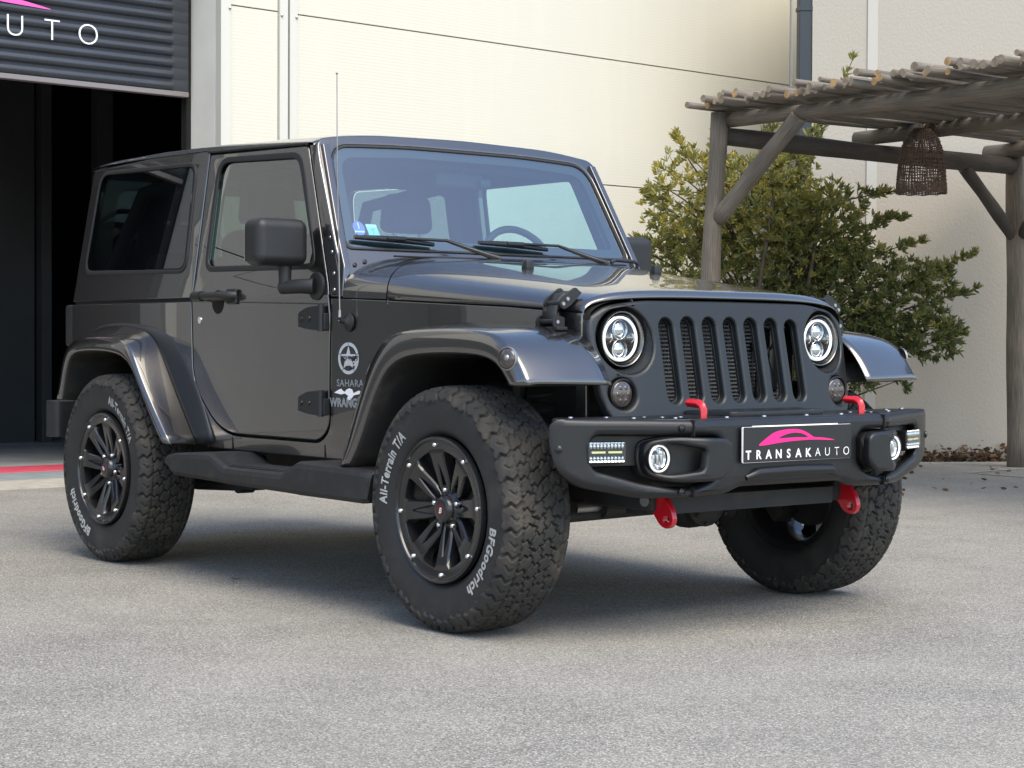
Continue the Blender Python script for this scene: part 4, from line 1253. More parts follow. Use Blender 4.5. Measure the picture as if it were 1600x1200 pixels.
# ---- decals on the right front wing panel
DS = lambda ox, oz, o_=0.0012: (lambda u, v, w: (ox+u, -(yside(ox+u, oz+v)+o_+abs(w)*0.5), oz+v))
cx_, cz_ = -0.811, 0.880
ringo = ell(0, 0, 0.057, 0.058, 48); ringi = ell(0, 0, 0.045, 0.046, 48)
sr = sheet('star_badge', ringo, DS(cx_, cz_), 'grey_decal', car, holes=[ringi])
stp_ = []
for k in range(10):
    a = math.pi/2 + k*math.pi/5; r_ = 0.047 if k % 2 == 0 else 0.019
    stp_.append((r_*math.cos(a), r_*math.sin(a)))
sheet('star', stp_, DS(cx_, cz_, 0.0014), 'grey_decal', sr)
b = B()
for k in range(5):
    a = math.pi/2 + k*2*math.pi/5
    d_ = Vector((math.cos(a), math.sin(a))); n_ = Vector((-d_.y, d_.x))*0.0012
    f_ = DS(cx_, cz_, 0.0022)
    q = [d_*0.043-n_, d_*0.043+n_, d_*0.059+n_, d_*0.059-n_]
    bb = bmesh.new(); bb.faces.new([bb.verts.new(f_(p.x, p.y, 0)) for p in q]); b._merge(bb)
b.obj('notch', 'dark_decal', sr, split=True)
text('badge_lettering', 'EQUIPMENT', 0.020, DS(cx_+0.012, cz_-0.006, 0.0024), 'dark_decal', sr, offset=0.0008, xs=0.80)
text('badge_lettering', 'Black', 0.034, DS(cx_+0.016, cz_-0.026, 0.0030), 'white_vinyl', sr, offset=0.001, shear=0.35, xs=0.85)
text('badge_lettering', 'edition', 0.012, DS(cx_+0.020, cz_-0.038, 0.0024), 'dark_decal', sr, offset=0.0003)
text('lettering', 'SAHARA', 0.036, DS(-0.803, 0.778, 0.0012), 'grey_decal', car, offset=0.0004, spacing=1.05, xs=1.05)
hill = [(-0.088, 0.0), (-0.06, 0.012), (-0.046, 0.015), (-0.04, 0.008), (-0.028, 0.004), (-0.02, 0.012), (-0.004, 0.017), (0.012, 0.014), (0.02, 0.0), (0.035, 0.006), (0.05, 0.010), (0.075, 0.0),
        (0.04, -0.004), (0.02, -0.008), (0.006, -0.022), (-0.006, -0.027), (-0.018, -0.020), (-0.01, -0.010), (-0.028, -0.002), (-0.05, -0.006)]
sheet('mountain_badge', hill, DS(-0.803, 0.754, 0.0012), 'white_vinyl', car)
text('lettering', 'WRANGLER', 0.043, DS(-0.917, 0.704, 0.0012), 'grey_decal', car, offset=0.0022, align='LEFT', xs=0.93)

# ---- wheels -------------------------------------------------------
TYR = 0.402; TW = 0.142
def tyre_mesh():
    Nu = 1080
    # profile along arc length: (w, r) from outer bead (w=+) over the tread to the inner bead
    half = [(0.092, 0.236), (0.106, 0.246), (0.117, 0.262), (0.123, 0.285), (0.1265, 0.31), (0.127, 0.33), (0.1255, 0.350), (0.121, 0.368), (0.114, 0.384), (0.105, 0.3935), (0.092, 0.3975), (0.06, 0.4005), (0.03, 0.4018), (0.0, 0.402)]
    pts = catmull([(a, b_, 0) for a, b_ in half], 8)
    L_ = [0.0]
    for i in range(1, len(pts)): L_.append(L_[-1] + (pts[i]-pts[i-1]).length)
    tot = L_[-1]
    # resample: coarse on sidewall, fine from r>0.33
    arr = np.array([(p.x, p.y) for p in pts]); La = np.array(L_)
    l_s = np.interp(0.335, arr[:, 1][:60], La[:60])
    sl = np.concatenate([np.linspace(0, l_s, 12, endpoint=False), np.linspace(l_s, tot, 50)])
    W_ = np.interp(sl, La, arr[:, 0]); R_ = np.interp(sl, La, arr[:, 1])
    W_ = np.concatenate([W_, -W_[::-1][1:]]); R_ = np.concatenate([R_, R_[::-1][1:]])
    S_ = np.concatenate([sl-tot, (tot-sl)[::-1][1:]])           # signed arc, 0 = centre line
    nv = len(W_)
    dW = np.gradient(W_); dR = np.gradient(R_); ln = np.hypot(dW, dR)
    nW, nR = -dR/ln*-1, dW/ln*-1
    # outward normal: (-dR, dW) rotated properly
    nW = -dR/ln; nR = dW/ln
    if nR[nv//2] < 0: nW, nR = -nW, -nR
    circ = 2*math.pi*TYR
    u = np.arange(Nu)/Nu*circ
    Ug, Sg = np.meshgrid(u, S_, indexing='ij')
    rng = np.random.RandomState(3)
    npit = 50; p = circ/npit; nsh = 30; ps = circ/nsh
    cs = []
    rowsv = [(-0.0615, 0.0), (-0.0205, 0.5), (0.0205, 0.0), (0.0615, 0.5)]
    for rv, off in rowsv:
        for k in range(npit):
            j = 0.07
            cs.append(((k+off+(0.13 if k % 2 else -0.13)+rng.uniform(-j, j))*p, rv+(0.004 if k % 2 else -0.004)+rng.uniform(-0.002, 0.002)))
    cs = np.array(cs)
    # a saw-tooth domain warp gives the angular interlocking block edges
    kk = 2*math.pi/circ
    tri = lambda x: 2/math.pi*np.arcsin(np.sin(x))
    Uw = Ug + 0.0075*tri(Sg*220 + 1.0*np.sin(kk*19*Ug))
    Sw = Sg + 0.0045*tri(kk*npit*2*Ug)
    d1 = np.full(Ug.shape, 9.0); d2 = np.full(Ug.shape, 9.0)
    for cu_, cv_ in cs:
        du = np.abs(Uw-cu_); du = np.minimum(du, circ-du)
        d = np.hypot(du*0.85, Sw-cv_)
        nb = d < d1
        d2 = np.where(nb, d1, np.minimum(d2, d)); d1 = np.where(nb, d, d1)
    e = (d2-d1)
    groove = np.clip((e-0.0042)/0.0022, 0, 1)
    h = (groove-1)*0.0150
    sipe = np.abs(((Ug/p*2 + tri(Sg*150)*0.25) % 1.0)-0.5)
    h -= np.where((sipe < 0.03) & (np.abs(Sg) < 0.080), 0.0018, 0)
    # shoulder blocks that run over the edge and down the sidewall
    A = np.abs(Sg)
    ph = (Ug/ps + 0.10*tri(Sg*160) + np.where(Sg > 0, 0.0, 0.5)) % 1.0
    lug = np.clip((0.44-np.abs(ph-0.5))/0.022, 0, 1)
    alt = (np.floor(Ug/ps + np.where(Sg > 0, 0.0, 0.5)).astype(int) % 2)
    low = np.where(alt == 0, 0.160, 0.149) + 0.005*tri(kk*nsh*2*Ug)
    sh0 = 0.082
    edge = np.clip((low-A)/0.003, 0, 1)
    tap = np.clip((A-0.118)/0.035, 0, 1)
    hs = lug*edge*0.0075*tap - (1-lug)*np.clip((0.150-A)/0.012, 0, 1)*0.0105
    hs = hs - (1-edge)*0.0
    # step cut in every lug
    nt_ = (np.abs(ph-0.5) < 0.045) & (A < 0.128) & (A > 0.098)
    hs = hs - np.where(nt_, 0.005, 0)
    s2 = np.abs(((ph*6) % 1.0)-0.5) < 0.05
    hs = hs - np.where(s2 & (A < 0.112), 0.0022, 0)
    t = np.clip((A-sh0)/0.0015, 0, 1)
    rib = np.clip((np.abs(A-sh0-0.0015*tri(kk*npit*Ug)-0.0)-0.0018)/0.0015, 0, 1)      # circumferential groove between centre and shoulder
    h = np.minimum(h*(1-t) + hs*t, np.where(A < sh0+0.01, (rib-1)*0.010+0.008*(A > 9), 9))
    # raised rim ring lines
    h += 0.0012*np.exp(-((A-(tot-0.030))/0.0018)**2) + 0.0014*np.exp(-((A-0.166-0.005*tri(kk*nsh*Ug))/0.0014)**2)
    h[:, 0] = 0; h[:, -1] = 0
    Wg = W_[None, :] + nW[None, :]*h; Rg = R_[None, :] + nR[None, :]*h
    th = (np.arange(Nu)/Nu*2*math.pi)[:, None]
    X = Rg*np.cos(th); Z = Rg*np.sin(th); Y = -Wg
    # flattened contact patch comes from load: squash verts below ground line
    co = np.stack([X, Y, Z], -1).reshape(-1, 3)
    idx = np.arange(Nu*nv).reshape(Nu, nv)
    a = idx; b2 = np.roll(idx, -1, 0)
    q = np.stack([a[:, :-1], a[:, 1:], b2[:, 1:], b2[:, :-1]], -1).reshape(-1, 4)
    me = bpy.data.meshes.new('tyre')
    me.vertices.add(len(co)); me.vertices.foreach_set('co', co.ravel())
    me.loops.add(q.size); me.loops.foreach_set('vertex_index', q.ravel())
    me.polygons.add(len(q)); me.polygons.foreach_set('loop_start', np.arange(len(q))*4); me.polygons.foreach_set('loop_total', np.full(len(q), 4))
    me.update(calc_edges=True); me.validate()
    # sidewall faces get their own rubber
    cR = Rg[:, :-1]*0.5+Rg[:, 1:]*0.5
    mi = (np.abs(np.broadcast_to(S_[:-1], cR.shape)) > 0.158).astype(int)
    me.polygons.foreach_set('material_index', mi.ravel())
    me.polygons.foreach_set('use_smooth', np.ones(len(q), bool))
    me.materials.append(MATS['tyre_rubber']); me.materials.append(MATS['sidewall_rubber'])
    return me
tme = tyre_mesh()
def sidewall_w(r): return float(np.interp(r, [0.246, 0.262, 0.285, 0.31, 0.33, 0.350], [0.106, 0.117, 0.123, 0.1265, 0.127, 0.1255]))
def letters(s, size, ang_c, r0, off, spacing, xs):
    bt = text_bm(s, size, off, 0.0, spacing, 0.0)
    xsn = [v.co.x for v in bt.verts]; a, z = min(xsn), max(xsn)
    for k in range(1, 60):
        bmesh.ops.bisect_plane(bt, geom=bt.verts[:]+bt.edges[:]+bt.faces[:], plane_co=(a+(z-a)*k/60, 0, 0), plane_no=(1, 0, 0))
    for v in bt.verts:
        th = R(ang_c) - v.co.x*xs/r0; r = r0 + v.co.y - size*0.35
        v.co = Vector((r*math.cos(th), -(sidewall_w(r)+0.0018), r*math.sin(th)))
    return bt
LTM = []
for s, ang, off, sp_, xs in (('BFGoodrich', -31, 0.0020, 1.14, 0.92), ('All-Terrain T/A', 154, 0.0016, 1.10, 0.78)):
    lb_ = letters(s, 0.050, ang, 0.302, off, sp_, xs); lme = bpy.data.meshes.new('tyre_lettering'); lb_.to_mesh(lme); lb_.free(); lme.materials.append(MATS['tyre_letter']); LTM.append(lme)
# rim
YF = -0.1335   # face plane (outer)
def rim_bm():
    b = B()
    ax = (0, -1, 0)
    # lip and ring face
    b.lathe([(0.118, 0.238), (0.128, 0.2385), (0.1375, 0.2365), (0.139, 0.232), (0.137, 0.228), (0.131, 0.225), (0.130, 0.196), (0.128, 0.1925), (0.110, 0.190), (0.085, 0.196), (0.02, 0.192), (-0.02, 0.198), (-0.055, 0.206), (-0.070, 0.214), (-0.076, 0.236), (-0.080, 0.238), (-0.072, 0.242), (-0.055, 0.222), (0.0, 0.205), (0.09, 0.212), (0.118, 0.238)],
            (0, 0, 0), ax, 96)
    # split spokes
    for k in range(8):
        th = R(5+45*k)
        def f(r, t, y):
            return (r*math.cos(th)-t*math.sin(th), -y, r*math.sin(th)+t*math.cos(th))
        sec = [(0.192, 0.1305), (0.172, 0.131), (0.150, 0.126), (0.11, 0.112), (0.075, 0.102), (0.045, 0.098)]
        # outer solid root with a chamfered shoulder
        rows = []
        for r_, y_, hw in ((0.196, 0.1300, 0.050), (0.186, 0.1305, 0.041), (0.176, 0.1300, 0.034), (0.152, 0.1245, 0.032)):
            rows.append([f(r_, -hw, y_-0.040), f(r_, -hw, y_-0.007), f(r_, -hw+0.005, y_), f(r_, hw-0.005, y_), f(r_, hw, y_-0.007), f(r_, hw, y_-0.040)])
        b.grid(rows)
        for sgn in (-1, 1):
            rows = []
            for r_, y_, so_, si_ in ((0.153, 0.1248, 0.032, 0.0002), (0.135, 0.1195, 0.0315, 0.0042), (0.11, 0.1125, 0.031, 0.0085), (0.085, 0.106, 0.029, 0.0115), (0.065, 0.101, 0.0245, 0.0125), (0.045, 0.098, 0.018, 0.010)):
                q = [(so_, y_-0.040), (so_, y_-0.006), (so_-0.0045, y_), (si_+0.003, y_), (si_, y_-0.004), (si_, y_-0.030)]
                rows.append([f(r_, sgn*t_, yy_) for t_, yy_ in (q if sgn > 0 else q[::-1])])
            b.grid(rows)
        rows = [[f(r_, -hw, y_), f(r_, hw, y_)] for r_, y_, hw in ((0.152, 0.116, 0.002), (0.135, 0.104, 0.006), (0.11, 0.092, 0.010), (0.07, 0.082, 0.014))]
        b.grid(rows)
    # hub
    b.lathe([(0.055, 0.078), (0.080, 0.076), (0.093, 0.066), (0.100, 0.050), (0.102, 0.048)], (0, 0, 0), ax, 40)
    b.lathe([(0.060, 0.080), (0.058, 0.0)], (0, 0, 0), ax, 40)
    b.lathe([(0.098, 0.047), (0.116, 0.043), (0.122, 0.037), (0.124, 0.030), (0.122, 0.0)], (0, 0, 0), ax, 36)
    for k in range(5):
        a = R(20+72*k)
        b.lathe([(0.090, 0.016), (0.1015, 0.0155), (0.1015, 0.011), (0.085, 0.0105)], (0.0635*math.cos(a), 0, 0.0635*math.sin(a)), ax, 16)
    return b
b = rim_bm(); sharpen(b.bm, 35); rme = bpy.data.meshes.new('rim'); b.bm.to_mesh(rme); b.bm.free(); rme.materials.append(MATS['rim_black'])
BOLT = []
def bmesh_of(prof, x, z, seg):
    b = B(); b.lathe(prof, (x, 0, z), (0, -1, 0), seg); sharpen(b.bm, 50); m_ = bpy.data.meshes.new('wheel_bolt'); b.bm.to_mesh(m_); b.bm.free(); m_.materials.append(MATS['chrome']); BOLT.append(m_)
for k in range(8):
    a = R(5+45*k); bmesh_of([(0.128, 0.0085), (0.133, 0.0088), (0.138, 0.0070), (0.141, 0.004), (0.142, 0)], 0.2105*math.cos(a), 0.2105*math.sin(a), 14)
for k in range(5):
    a = R(20+72*k); bmesh_of([(0.088, 0.0095), (0.106, 0.009), (0.110, 0.006), (0.111, 0)], 0.0635*math.cos(a), 0.0635*math.sin(a), 6)
# cap logo: white angular letter on dark red
b = B(); b.lathe([(0.1225, 0.024), (0.1245, 0.022), (0.1248, 0)], (0, 0, 0), (0, -1, 0), 6); sharpen(b.bm); cme = bpy.data.meshes.new('centre_cap'); b.bm.to_mesh(cme); b.bm.free(); cme.materials.append(MATS['cap_red'])
bt = text_bm('B', 0.026, 0.0005, 0.0, shear=0.3)
for v in bt.verts: v.co = Vector((v.co.x*1.0, -0.1256, v.co.y-0.011))
cl = bpy.data.meshes.new('cap_letter'); bt.to_mesh(cl); bt.free(); cl.materials.append(MATS['white_vinyl'])
# brake disc and hub
b = B()
b.lathe([(0.050, 0.0), (0.052, 0.150), (0.030, 0.150), (0.028, 0.0)], (0, 0, 0), (0, -1, 0), 48)
b.lathe([(0.0, 0.07), (0.055, 0.065), (0.06, 0)], (0, 0, 0), (0, -1, 0), 24)
b.lathe([(-0.10, 0.0), (-0.10, 0.045), (0.03, 0.06), (0.03, 0)], (0, 0, 0), (0, -1, 0), 24)
sharpen(b.bm); hme = bpy.data.meshes.new('wheel'); b.bm.to_mesh(hme); b.bm.free(); hme.materials.append(MATS['under'])
bcal = B(); bcal.box((0.13, 0.0, 0.03), (0.08, 0.10, 0.16), 0.02); sharpen(bcal.bm); bme2 = bpy.data.meshes.new('brake_caliper'); bcal.bm.to_mesh(bme2); bcal.bm.free(); bme2.materials.append(MATS['under'])
def wheel(x, y, rot, flip):
    w = bpy.data.objects.new('wheel', hme); C.objects.link(w); w.parent = car
    w.location = Vector((x, y, 0.3985)) - car.location
    w.rotation_euler = (0, rot, math.pi if flip else 0)
    for nm, me in (('tyre', tme), ('tyre_lettering', LTM[0]), ('tyre_lettering', LTM[1]), ('rim', rme), *[('wheel_bolt', q) for q in BOLT], ('centre_cap', cme), ('cap_letter', cl), ('brake_caliper', bme2)):
        o = bpy.data.objects.new(nm, me); C.objects.link(o); o.parent = w
        if nm not in ('tyre', 'tyre_lettering'): o.location = (0, 0.0134, 0)
wheel(0, -0.820, 0, False)
wheel(-2.424, -0.820, R(104), False)
wheel(0, 0.775, R(40), True)
wheel(-2.424, 0.775, R(100), True)

# ---- front bumper
def fx(y):
    a = abs(y)
    x = 0.672
    if a > 0.44: x = 0.672 - 0.36*(a-0.44)
    if a > 0.80:
        t = min(1, (a-0.80)/0.10)
        x -= 0.035*(1-math.sqrt(max(0, 1-t*t)))
    return x
def BM(o=0.0): return lambda u, v, w: (fx(u)+w*(1-0.85*min(1, max(0, (abs(u)-0.80)/0.07)))+o - 0.06*max(0, 0.52-v), u, v)
bo = []
right = [(0.0, 0.700, 0), (0.44, 0.700, 0), (0.60, 0.704, 0.02), (0.862, 0.708, 0.04), (0.884, 0.690, 0.03), (0.882, 0.610, 0.03), (0.862, 0.545, 0.05), (0.800, 0.500, 0.05), (0.60, 0.458, 0.04), (0.30, 0.462, 0.03), (0.235, 0.484, 0.02), (0.0, 0.484, 0)]
outl = rnd(right + [(-a, z, r) for a, z, r in right[::-1]][1:-1])
def mir(pts, s_): return [(s_*p[0],)+tuple(p[1:]) for p in pts] if s_ > 0 else [(-p[0],)+tuple(p[1:]) for p in pts][::-1]
op = [(0.768, 0.600, 0.02), (0.758, 0.655, 0.03), (0.345, 0.648, 0.02), (0.318, 0.625, 0.02), (0.318, 0.545, 0.02), (0.365, 0.510, 0.02), (0.46, 0.486, 0.03), (0.60, 0.506, 0.03), (0.755, 0.552, 0.03)]
BY = [k*0.04 for k in range(-21, 22)] + [0.86, 0.875, 0.89, -0.86, -0.875, -0.89]
bump = panel('front_bumper', outl, [rnd(mir(op, 1)), rnd(mir(op, -1))], 0.055, 0.020, BM(), 'bumper_black', car, BY, (), bres=3, ang=40)
# top plate
tp = [(0.0, 0.655), (0.30, 0.655), (0.44, 0.655), (0.60, 0.595), (0.80, 0.523), (0.86, 0.50), (0.866, 0.485), (0.83, 0.445), (0.775, 0.39), (0.62, 0.41), (0.45, 0.43), (0.40, 0.40), (0.0, 0.40)]
tpo = rnd([(a, x, 0.01) for a, x in tp] + [(-a, x, 0.01) for a, x in tp[::-1]][1:-1])
o = panel('top_plate', tpo, [], 0.012, 0.003, lambda u, v, w: (v, u, 0.7035+w + 0.012*max(0, (abs(u)-0.5))), 'bumper_black', bump)
b = B()
b.prism([(-0.27, 0.44), (-0.22, 0.60), (-0.20, 0.615), (0.20, 0.615), (0.22, 0.60), (0.27, 0.44)], lambda u, v, w: (v, u, w), 0.700, 0.722, bev=0.006)
b.obj('raised_centre', 'bumper_black', bump)
b = B()   # wing ends: box section behind the face
for s_ in (-1, 1):
    b.prism(rnd([(0.862, 0.49, 0.02), (0.852, 0.465, 0.03), (0.775, 0.39, 0.02), (0.68, 0.38), (0.45, 0.45), (0.45, 0.60)]), lambda u, v, w: (v, s_*u, w), 0.56, 0.700, bev=0.01)
b.box((0.54, 0, 0.60), (0.14, 0.90, 0.16), 0.01)
b.obj('bumper_core', 'bumper_black', bump, split=True)
b = B()   # dark backs in the light pockets
for s_ in (-1, 1): b.prism([(0.31, 0.47), (0.31, 0.66), (0.79, 0.665), (0.79, 0.55)], lambda u, v, w: (fx(u)-0.085+w, s_*u, v), -0.01, 0.0)
b.obj('pocket_back', 'gap', bump, split=True)
# lower pan edge / lip in the middle
b = B()
b.tube([(0.668, -0.215, 0.512), (0.680, -0.17, 0.527), (0.682, 0.0, 0.530), (0.680, 0.17, 0.527), (0.668, 0.215, 0.512)], [0.010, 0.016, 0.017, 0.016, 0.010], 14)
b.obj('pressed_lip', 'bumper_black', bump, ang=60)
# seams
b = B()
for s_ in (-1, 1):
    b.box((0.664, s_*0.448, 0.676), (0.022, 0.004, 0.050)); b.box((0.664, s_*0.448, 0.474), (0.022, 0.004, 0.026)); b.box((0.60, s_*0.448, 0.7045), (0.10, 0.004, 0.004))
b.obj('seam', 'gap', bump, split=True)
# bolts
b = B()
for s_ in (-1, 1):
    for y_, z_ in ((0.485, 0.676), (0.485, 0.478), (0.862, 0.615)):
        b.lathe([(0, 0), (0, 0.0125), (0.004, 0.012), (0.007, 0.006), (0.007, 0)], (fx(y_)+0.000, s_*y_, z_), (1, s_*(0.0 if y_ < 0.8 else 0.9), 0), 14)
b.obj('face_bolt', 'lamp_black', bump, split=True)
b = B()
for s_ in (-1, 1):
    for y_, x_ in ((0.10, 0.635), (0.27, 0.635), (0.46, 0.60), (0.47, 0.55), (0.52, 0.52), (0.60, 0.56), (0.66, 0.50), (0.78, 0.47), (0.40, 0.56)):
        b.lathe([(0, 0), (0, 0.0085), (0.0045, 0.0075), (0.0055, 0)], (x_, s_*y_, 0.7035+0.012*max(0, y_-0.5)), (0, 0, 1), 12)
b.obj('top_bolt', 'bolt_steel', bump, split=True)
# fog pods
for s_ in (-1, 1):
    podo = mir(rnd([(0.322, 0.628, 0.02), (0.345, 0.643, 0.02), (0.52, 0.650, 0.03), (0.592, 0.635, 0.04), (0.598, 0.585, 0.05), (0.588, 0.530, 0.05), (0.52, 0.508, 0.05), (0.36, 0.514, 0.02), (0.322, 0.548, 0.02)]), s_)
    podh = mir(rnd([(0.430, 0.612, 0.02), (0.53, 0.632, 0.035), (0.580, 0.622, 0.035), (0.590, 0.585, 0.03), (0.580, 0.542, 0.035), (0.53, 0.530, 0.035), (0.440, 0.545, 0.02)]), s_)
    def PD(u, v, w):
        a = abs(u); k = interp(a, [0.32, 0.45, 0.60], [0.052, 0.050, -0.006])
        return (fx(u)-0.004+k+w, u, v)
    pod = panel('fog_lamp_pod', podo, [podh], 0.035, 0.010, PD, 'bumper_black', bump, BY, (), ang=40)
    b = B(); b.prism(podo, lambda u, v, w: (fx(u)-0.012+interp(abs(u), [0.32, 0.45, 0.60], [0.02, 0.02, -0.035])+w, u, v), -0.03, -0.004); b.obj('pod_back', 'bumper_black', pod)
    c = Vector((0.620, s_*0.548, 0.582)); ax = (1, 0, 0)
    b = B(); b.lathe([(-0.03, 0.050), (0.004, 0.050), (0.006, 0.047), (0.0, 0.0445), (-0.03, 0.0445)], c, ax, 40, closed=True); b.lathe([(-0.028, 0.048), (-0.028, 0)], c, ax, 24); fg = b.obj('fog_lamp', 'lamp_black', bump, ang=60)
    b = B(); b.lathe([(0.0, 0.043), (0.005, 0.0425), (0.007, 0.040), (0.005, 0.0375), (0.0, 0.037)], c, ax, 40, closed=True); b.obj('halo_ring', 'halo', fg, ang=60)
    b = B()
    for d_ in (-1, 0, 1): b.box(c+Vector((-0.010, d_*0.017, -0.004)), (0.014, 0.013, 0.034), 0.004)
    b.lathe([(-0.022, 0.0), (-0.018, 0.02), (-0.004, 0.034)], c, ax, 30)
    b.obj('reflector', 'reflector', fg, ang=40)
    b = B(); b.lathe([(0.006, 0.044), (0.012, 0.036), (0.018, 0.018), (0.020, 0.0)], c, ax, 32); b.obj('lens', 'glass_lamp', fg, ang=180)
    # LED bar
    yc = 0.712; zc = 0.603
    rot = Matrix.Rotation(s_*R(19), 3, 'Z')
    cc = Vector((fx(yc)-0.026, s_*yc, zc))
    b = B(); b.box(cc, (0.05, 0.128, 0.066), 0.004, rot=rot); lb = b.obj('light_bar', 'lamp_black', bump)
    b = B()
    for r_ in range(2):
        for k in range(10):
            p = rot @ Vector((0.0265, (-0.0525+k*0.01165)*1.0, 0.020 if r_ else -0.017))
            b.sphere(cc+p, 0.0054, 0.7, 1, 1.25, 8)
            b.box(cc+p+Vector((0.0, 0, 0.0095 if r_ else -0.0095)), (0.005, 0.0105, 0.008), 0.001, 1, rot=rot @ Matrix.Rotation(R(35 if r_ else -35), 3, 'Y'))
    b.obj('reflector', 'reflector', lb, ang=30)
    b = B(); b.box(cc+rot@Vector((0.0258, -0.027, 0.002)), (0.003, 0.045, 0.006), rot=rot); b.box(cc+rot@Vector((0.0258, 0.028, 0.002)), (0.003, 0.045, 0.006), rot=rot); b.obj('diode_strip', 'led_yellow', lb, split=True)
    b = B(); b.box(cc+rot@Vector((0.030, 0, 0)), (0.003, 0.122, 0.060), 0.001, rot=rot); b.obj('lens', 'glass_lamp', lb)
    # red recovery hook on top
    b = B()
    yh = s_*0.372
    b.tube([(0.635, yh, 0.695), (0.636, yh, 0.728), (0.630, yh, 0.742), (0.615, yh, 0.749), (0.560, yh-0.012*0, 0.751)], [0.016, 0.016, 0.0165, 0.016, 0.0145], 4)
    hk = b.obj('tow_hook', 'red_paint', bump, ang=40)
    mm = hk.modifiers.new('b', 'BEVEL'); mm.width = 0.004; mm.segments = 2; mm.limit_method = 'ANGLE'; mm.angle_limit = R(30)
    # red shackle mount below
    b = B()
    sh = rnd([(0.425, 0.464), (0.535, 0.464), (0.578, 0.415, 0.02), (0.588, 0.375, 0.03), (0.562, 0.350, 0.03), (0.525, 0.358, 0.03), (0.485, 0.405, 0.03), (0.440, 0.435, 0.02)])
    me_ = curve_mesh([sh, ell(0.553, 0.381, 0.0125, 0.0125, 20)], 0.020, 0.003)
    bb = shape(me_, lambda u, v, w: (u-0.01, s_*0.434+w, v)); bpy.data.meshes.remove(me_); b._merge(bb)
    so_ = b.obj('shackle_mount', 'red_paint', bump, ang=40)
    b = B(); b.lathe([(0, 0), (0, 0.018), (0.03, 0.018), (0.03, 0)], (0.470, s_*0.446, 0.437), (0.2, s_, 0), 18); b.obj('bolt', 'steel', so_, split=True)

# ---- number plate
plt = B(); plt.prism(rnd([(-0.250, 0.5605, 0.006), (-0.250, 0.6745, 0.006), (0.262, 0.6745, 0.006), (0.262, 0.5605, 0.006)]), lambda u, v, w: (0.682+w, u, v), 0.0, 0.005)
plate = plt.obj('number_plate', 'white_plastic', bump)
PL = lambda o_: (lambda u, v, w: (0.682+o_+w, u, v))
b = B(); b.prism(rnd([(-0.2465, 0.562, 0.005), (-0.2465, 0.6735, 0.005), (0.262, 0.6735, 0.005), (0.262, 0.561, 0.005)]), PL(0.0), 0.0045, 0.0062); b.obj('plate_face', 'plate_black', plate)
b = B(); b.box((0.681, 0.0, 0.6755), (0.006, 0.40, 0.004)); b.obj('plate_edge', 'white_plastic', plate)
so, sh_ = swoosh(1.02)
sheet('logo', [(u+0.005, v+0.6125) for u, v in so], PL(0.0066), 'pink', plate, holes=[[(u+0.005, v+0.6125) for u, v in sh_]])
for k, ch in enumerate('TRANSAKAUTO'):
    bold = k < 7
    yy = -0.2245 + k*0.0462
    text('plate_letter', ch, 0.0395, (lambda yy: (lambda u, v, w: (0.6886+w*0.0, yy+u, 0.572+v)))(yy), 'white_vinyl', plate, offset=0.0010 if bold else -0.0004, extr=0.0)

# ---- chassis and running gear
b = B()
for s_ in (-1, 1):
    b.box((-1.2, s_*0.43, 0.47), (3.4, 0.07, 0.13), 0.01)
b.box((0.47, 0, 0.425), (0.05, 0.90, 0.055), 0.01); b.box((-3.0, 0, 0.50), (0.08, 0.9, 0.1), 0.01)
b.prism([(0.34, 0.385), (0.52, 0.395), (0.52, 0.45), (0.34, 0.45)], lambda u, v, w: (u, w, v), -0.43, 0.36)
ch = b.obj('chassis', 'under', car)
b = B()
b.box((-1.30, 0.0, 0.40), (1.35, 0.62, 0.16), 0.03); b.box((-1.35, 0.05, 0.32), (0.9, 0.45, 0.07), 0.02); b.box((-2.6, 0.1, 0.48), (0.5, 0.6, 0.14), 0.03)
b.box((-1.43, 0, 0.54), (3.2, 1.44, 0.05), 0.01)
b.box((-0.2, 0, 0.62), (0.9, 0.60, 0.34), 0.04)
b.obj('floor_pan', 'under', car)
b = B()
b.tube([(0, -0.68, 0.40), (0, 0.68, 0.40)], 0.042, 16); b.sphere((0.02, 0.16, 0.39), 0.125, 0.9, 1.0, 0.9, 20); b.lathe([(0.0, 0.10), (0.08, 0.095), (0.10, 0.06), (0.10, 0)], (0.03, 0.16, 0.385), (1, 0, 0), 20)
for k in range(10):
    a = 2*math.pi*k/10; b.sphere((0.135, 0.16+0.085*math.cos(a), 0.385+0.085*math.sin(a)), 0.008, seg=8)
b.obj('front_axle', 'under', car, ang=50)
b = B()
b.tube([(0.16, -0.66, 0.365), (0.16, 0.62, 0.385)], 0.021, 12); b.tube([(0.25, -0.45, 0.50), (0.22, 0.50, 0.42)], 0.019, 12); b.tube([(0.42, -0.48, 0.52), (0.42, 0.48, 0.52)], 0.016, 12)
b.tube([(0.18, -0.40, 0.39), (0.18, 0.1, 0.41)], 0.034, 14)
b.obj('tie_rod', 'under', car)
b = B(); b.tube([(0.16, -0.50, 0.392), (0.17, -0.30, 0.397)], 0.022, 12); b.obj('steering_damper', 'steel', car, split=True)
b = B(); b.tube([(-2.424, -0.68, 0.40), (-2.424, 0.68, 0.40)], 0.042, 16); b.sphere((-2.44, 0.0, 0.40), 0.14, 0.9, 1.1, 0.9, 20); b.obj('rear_axle', 'under', car, ang=50)
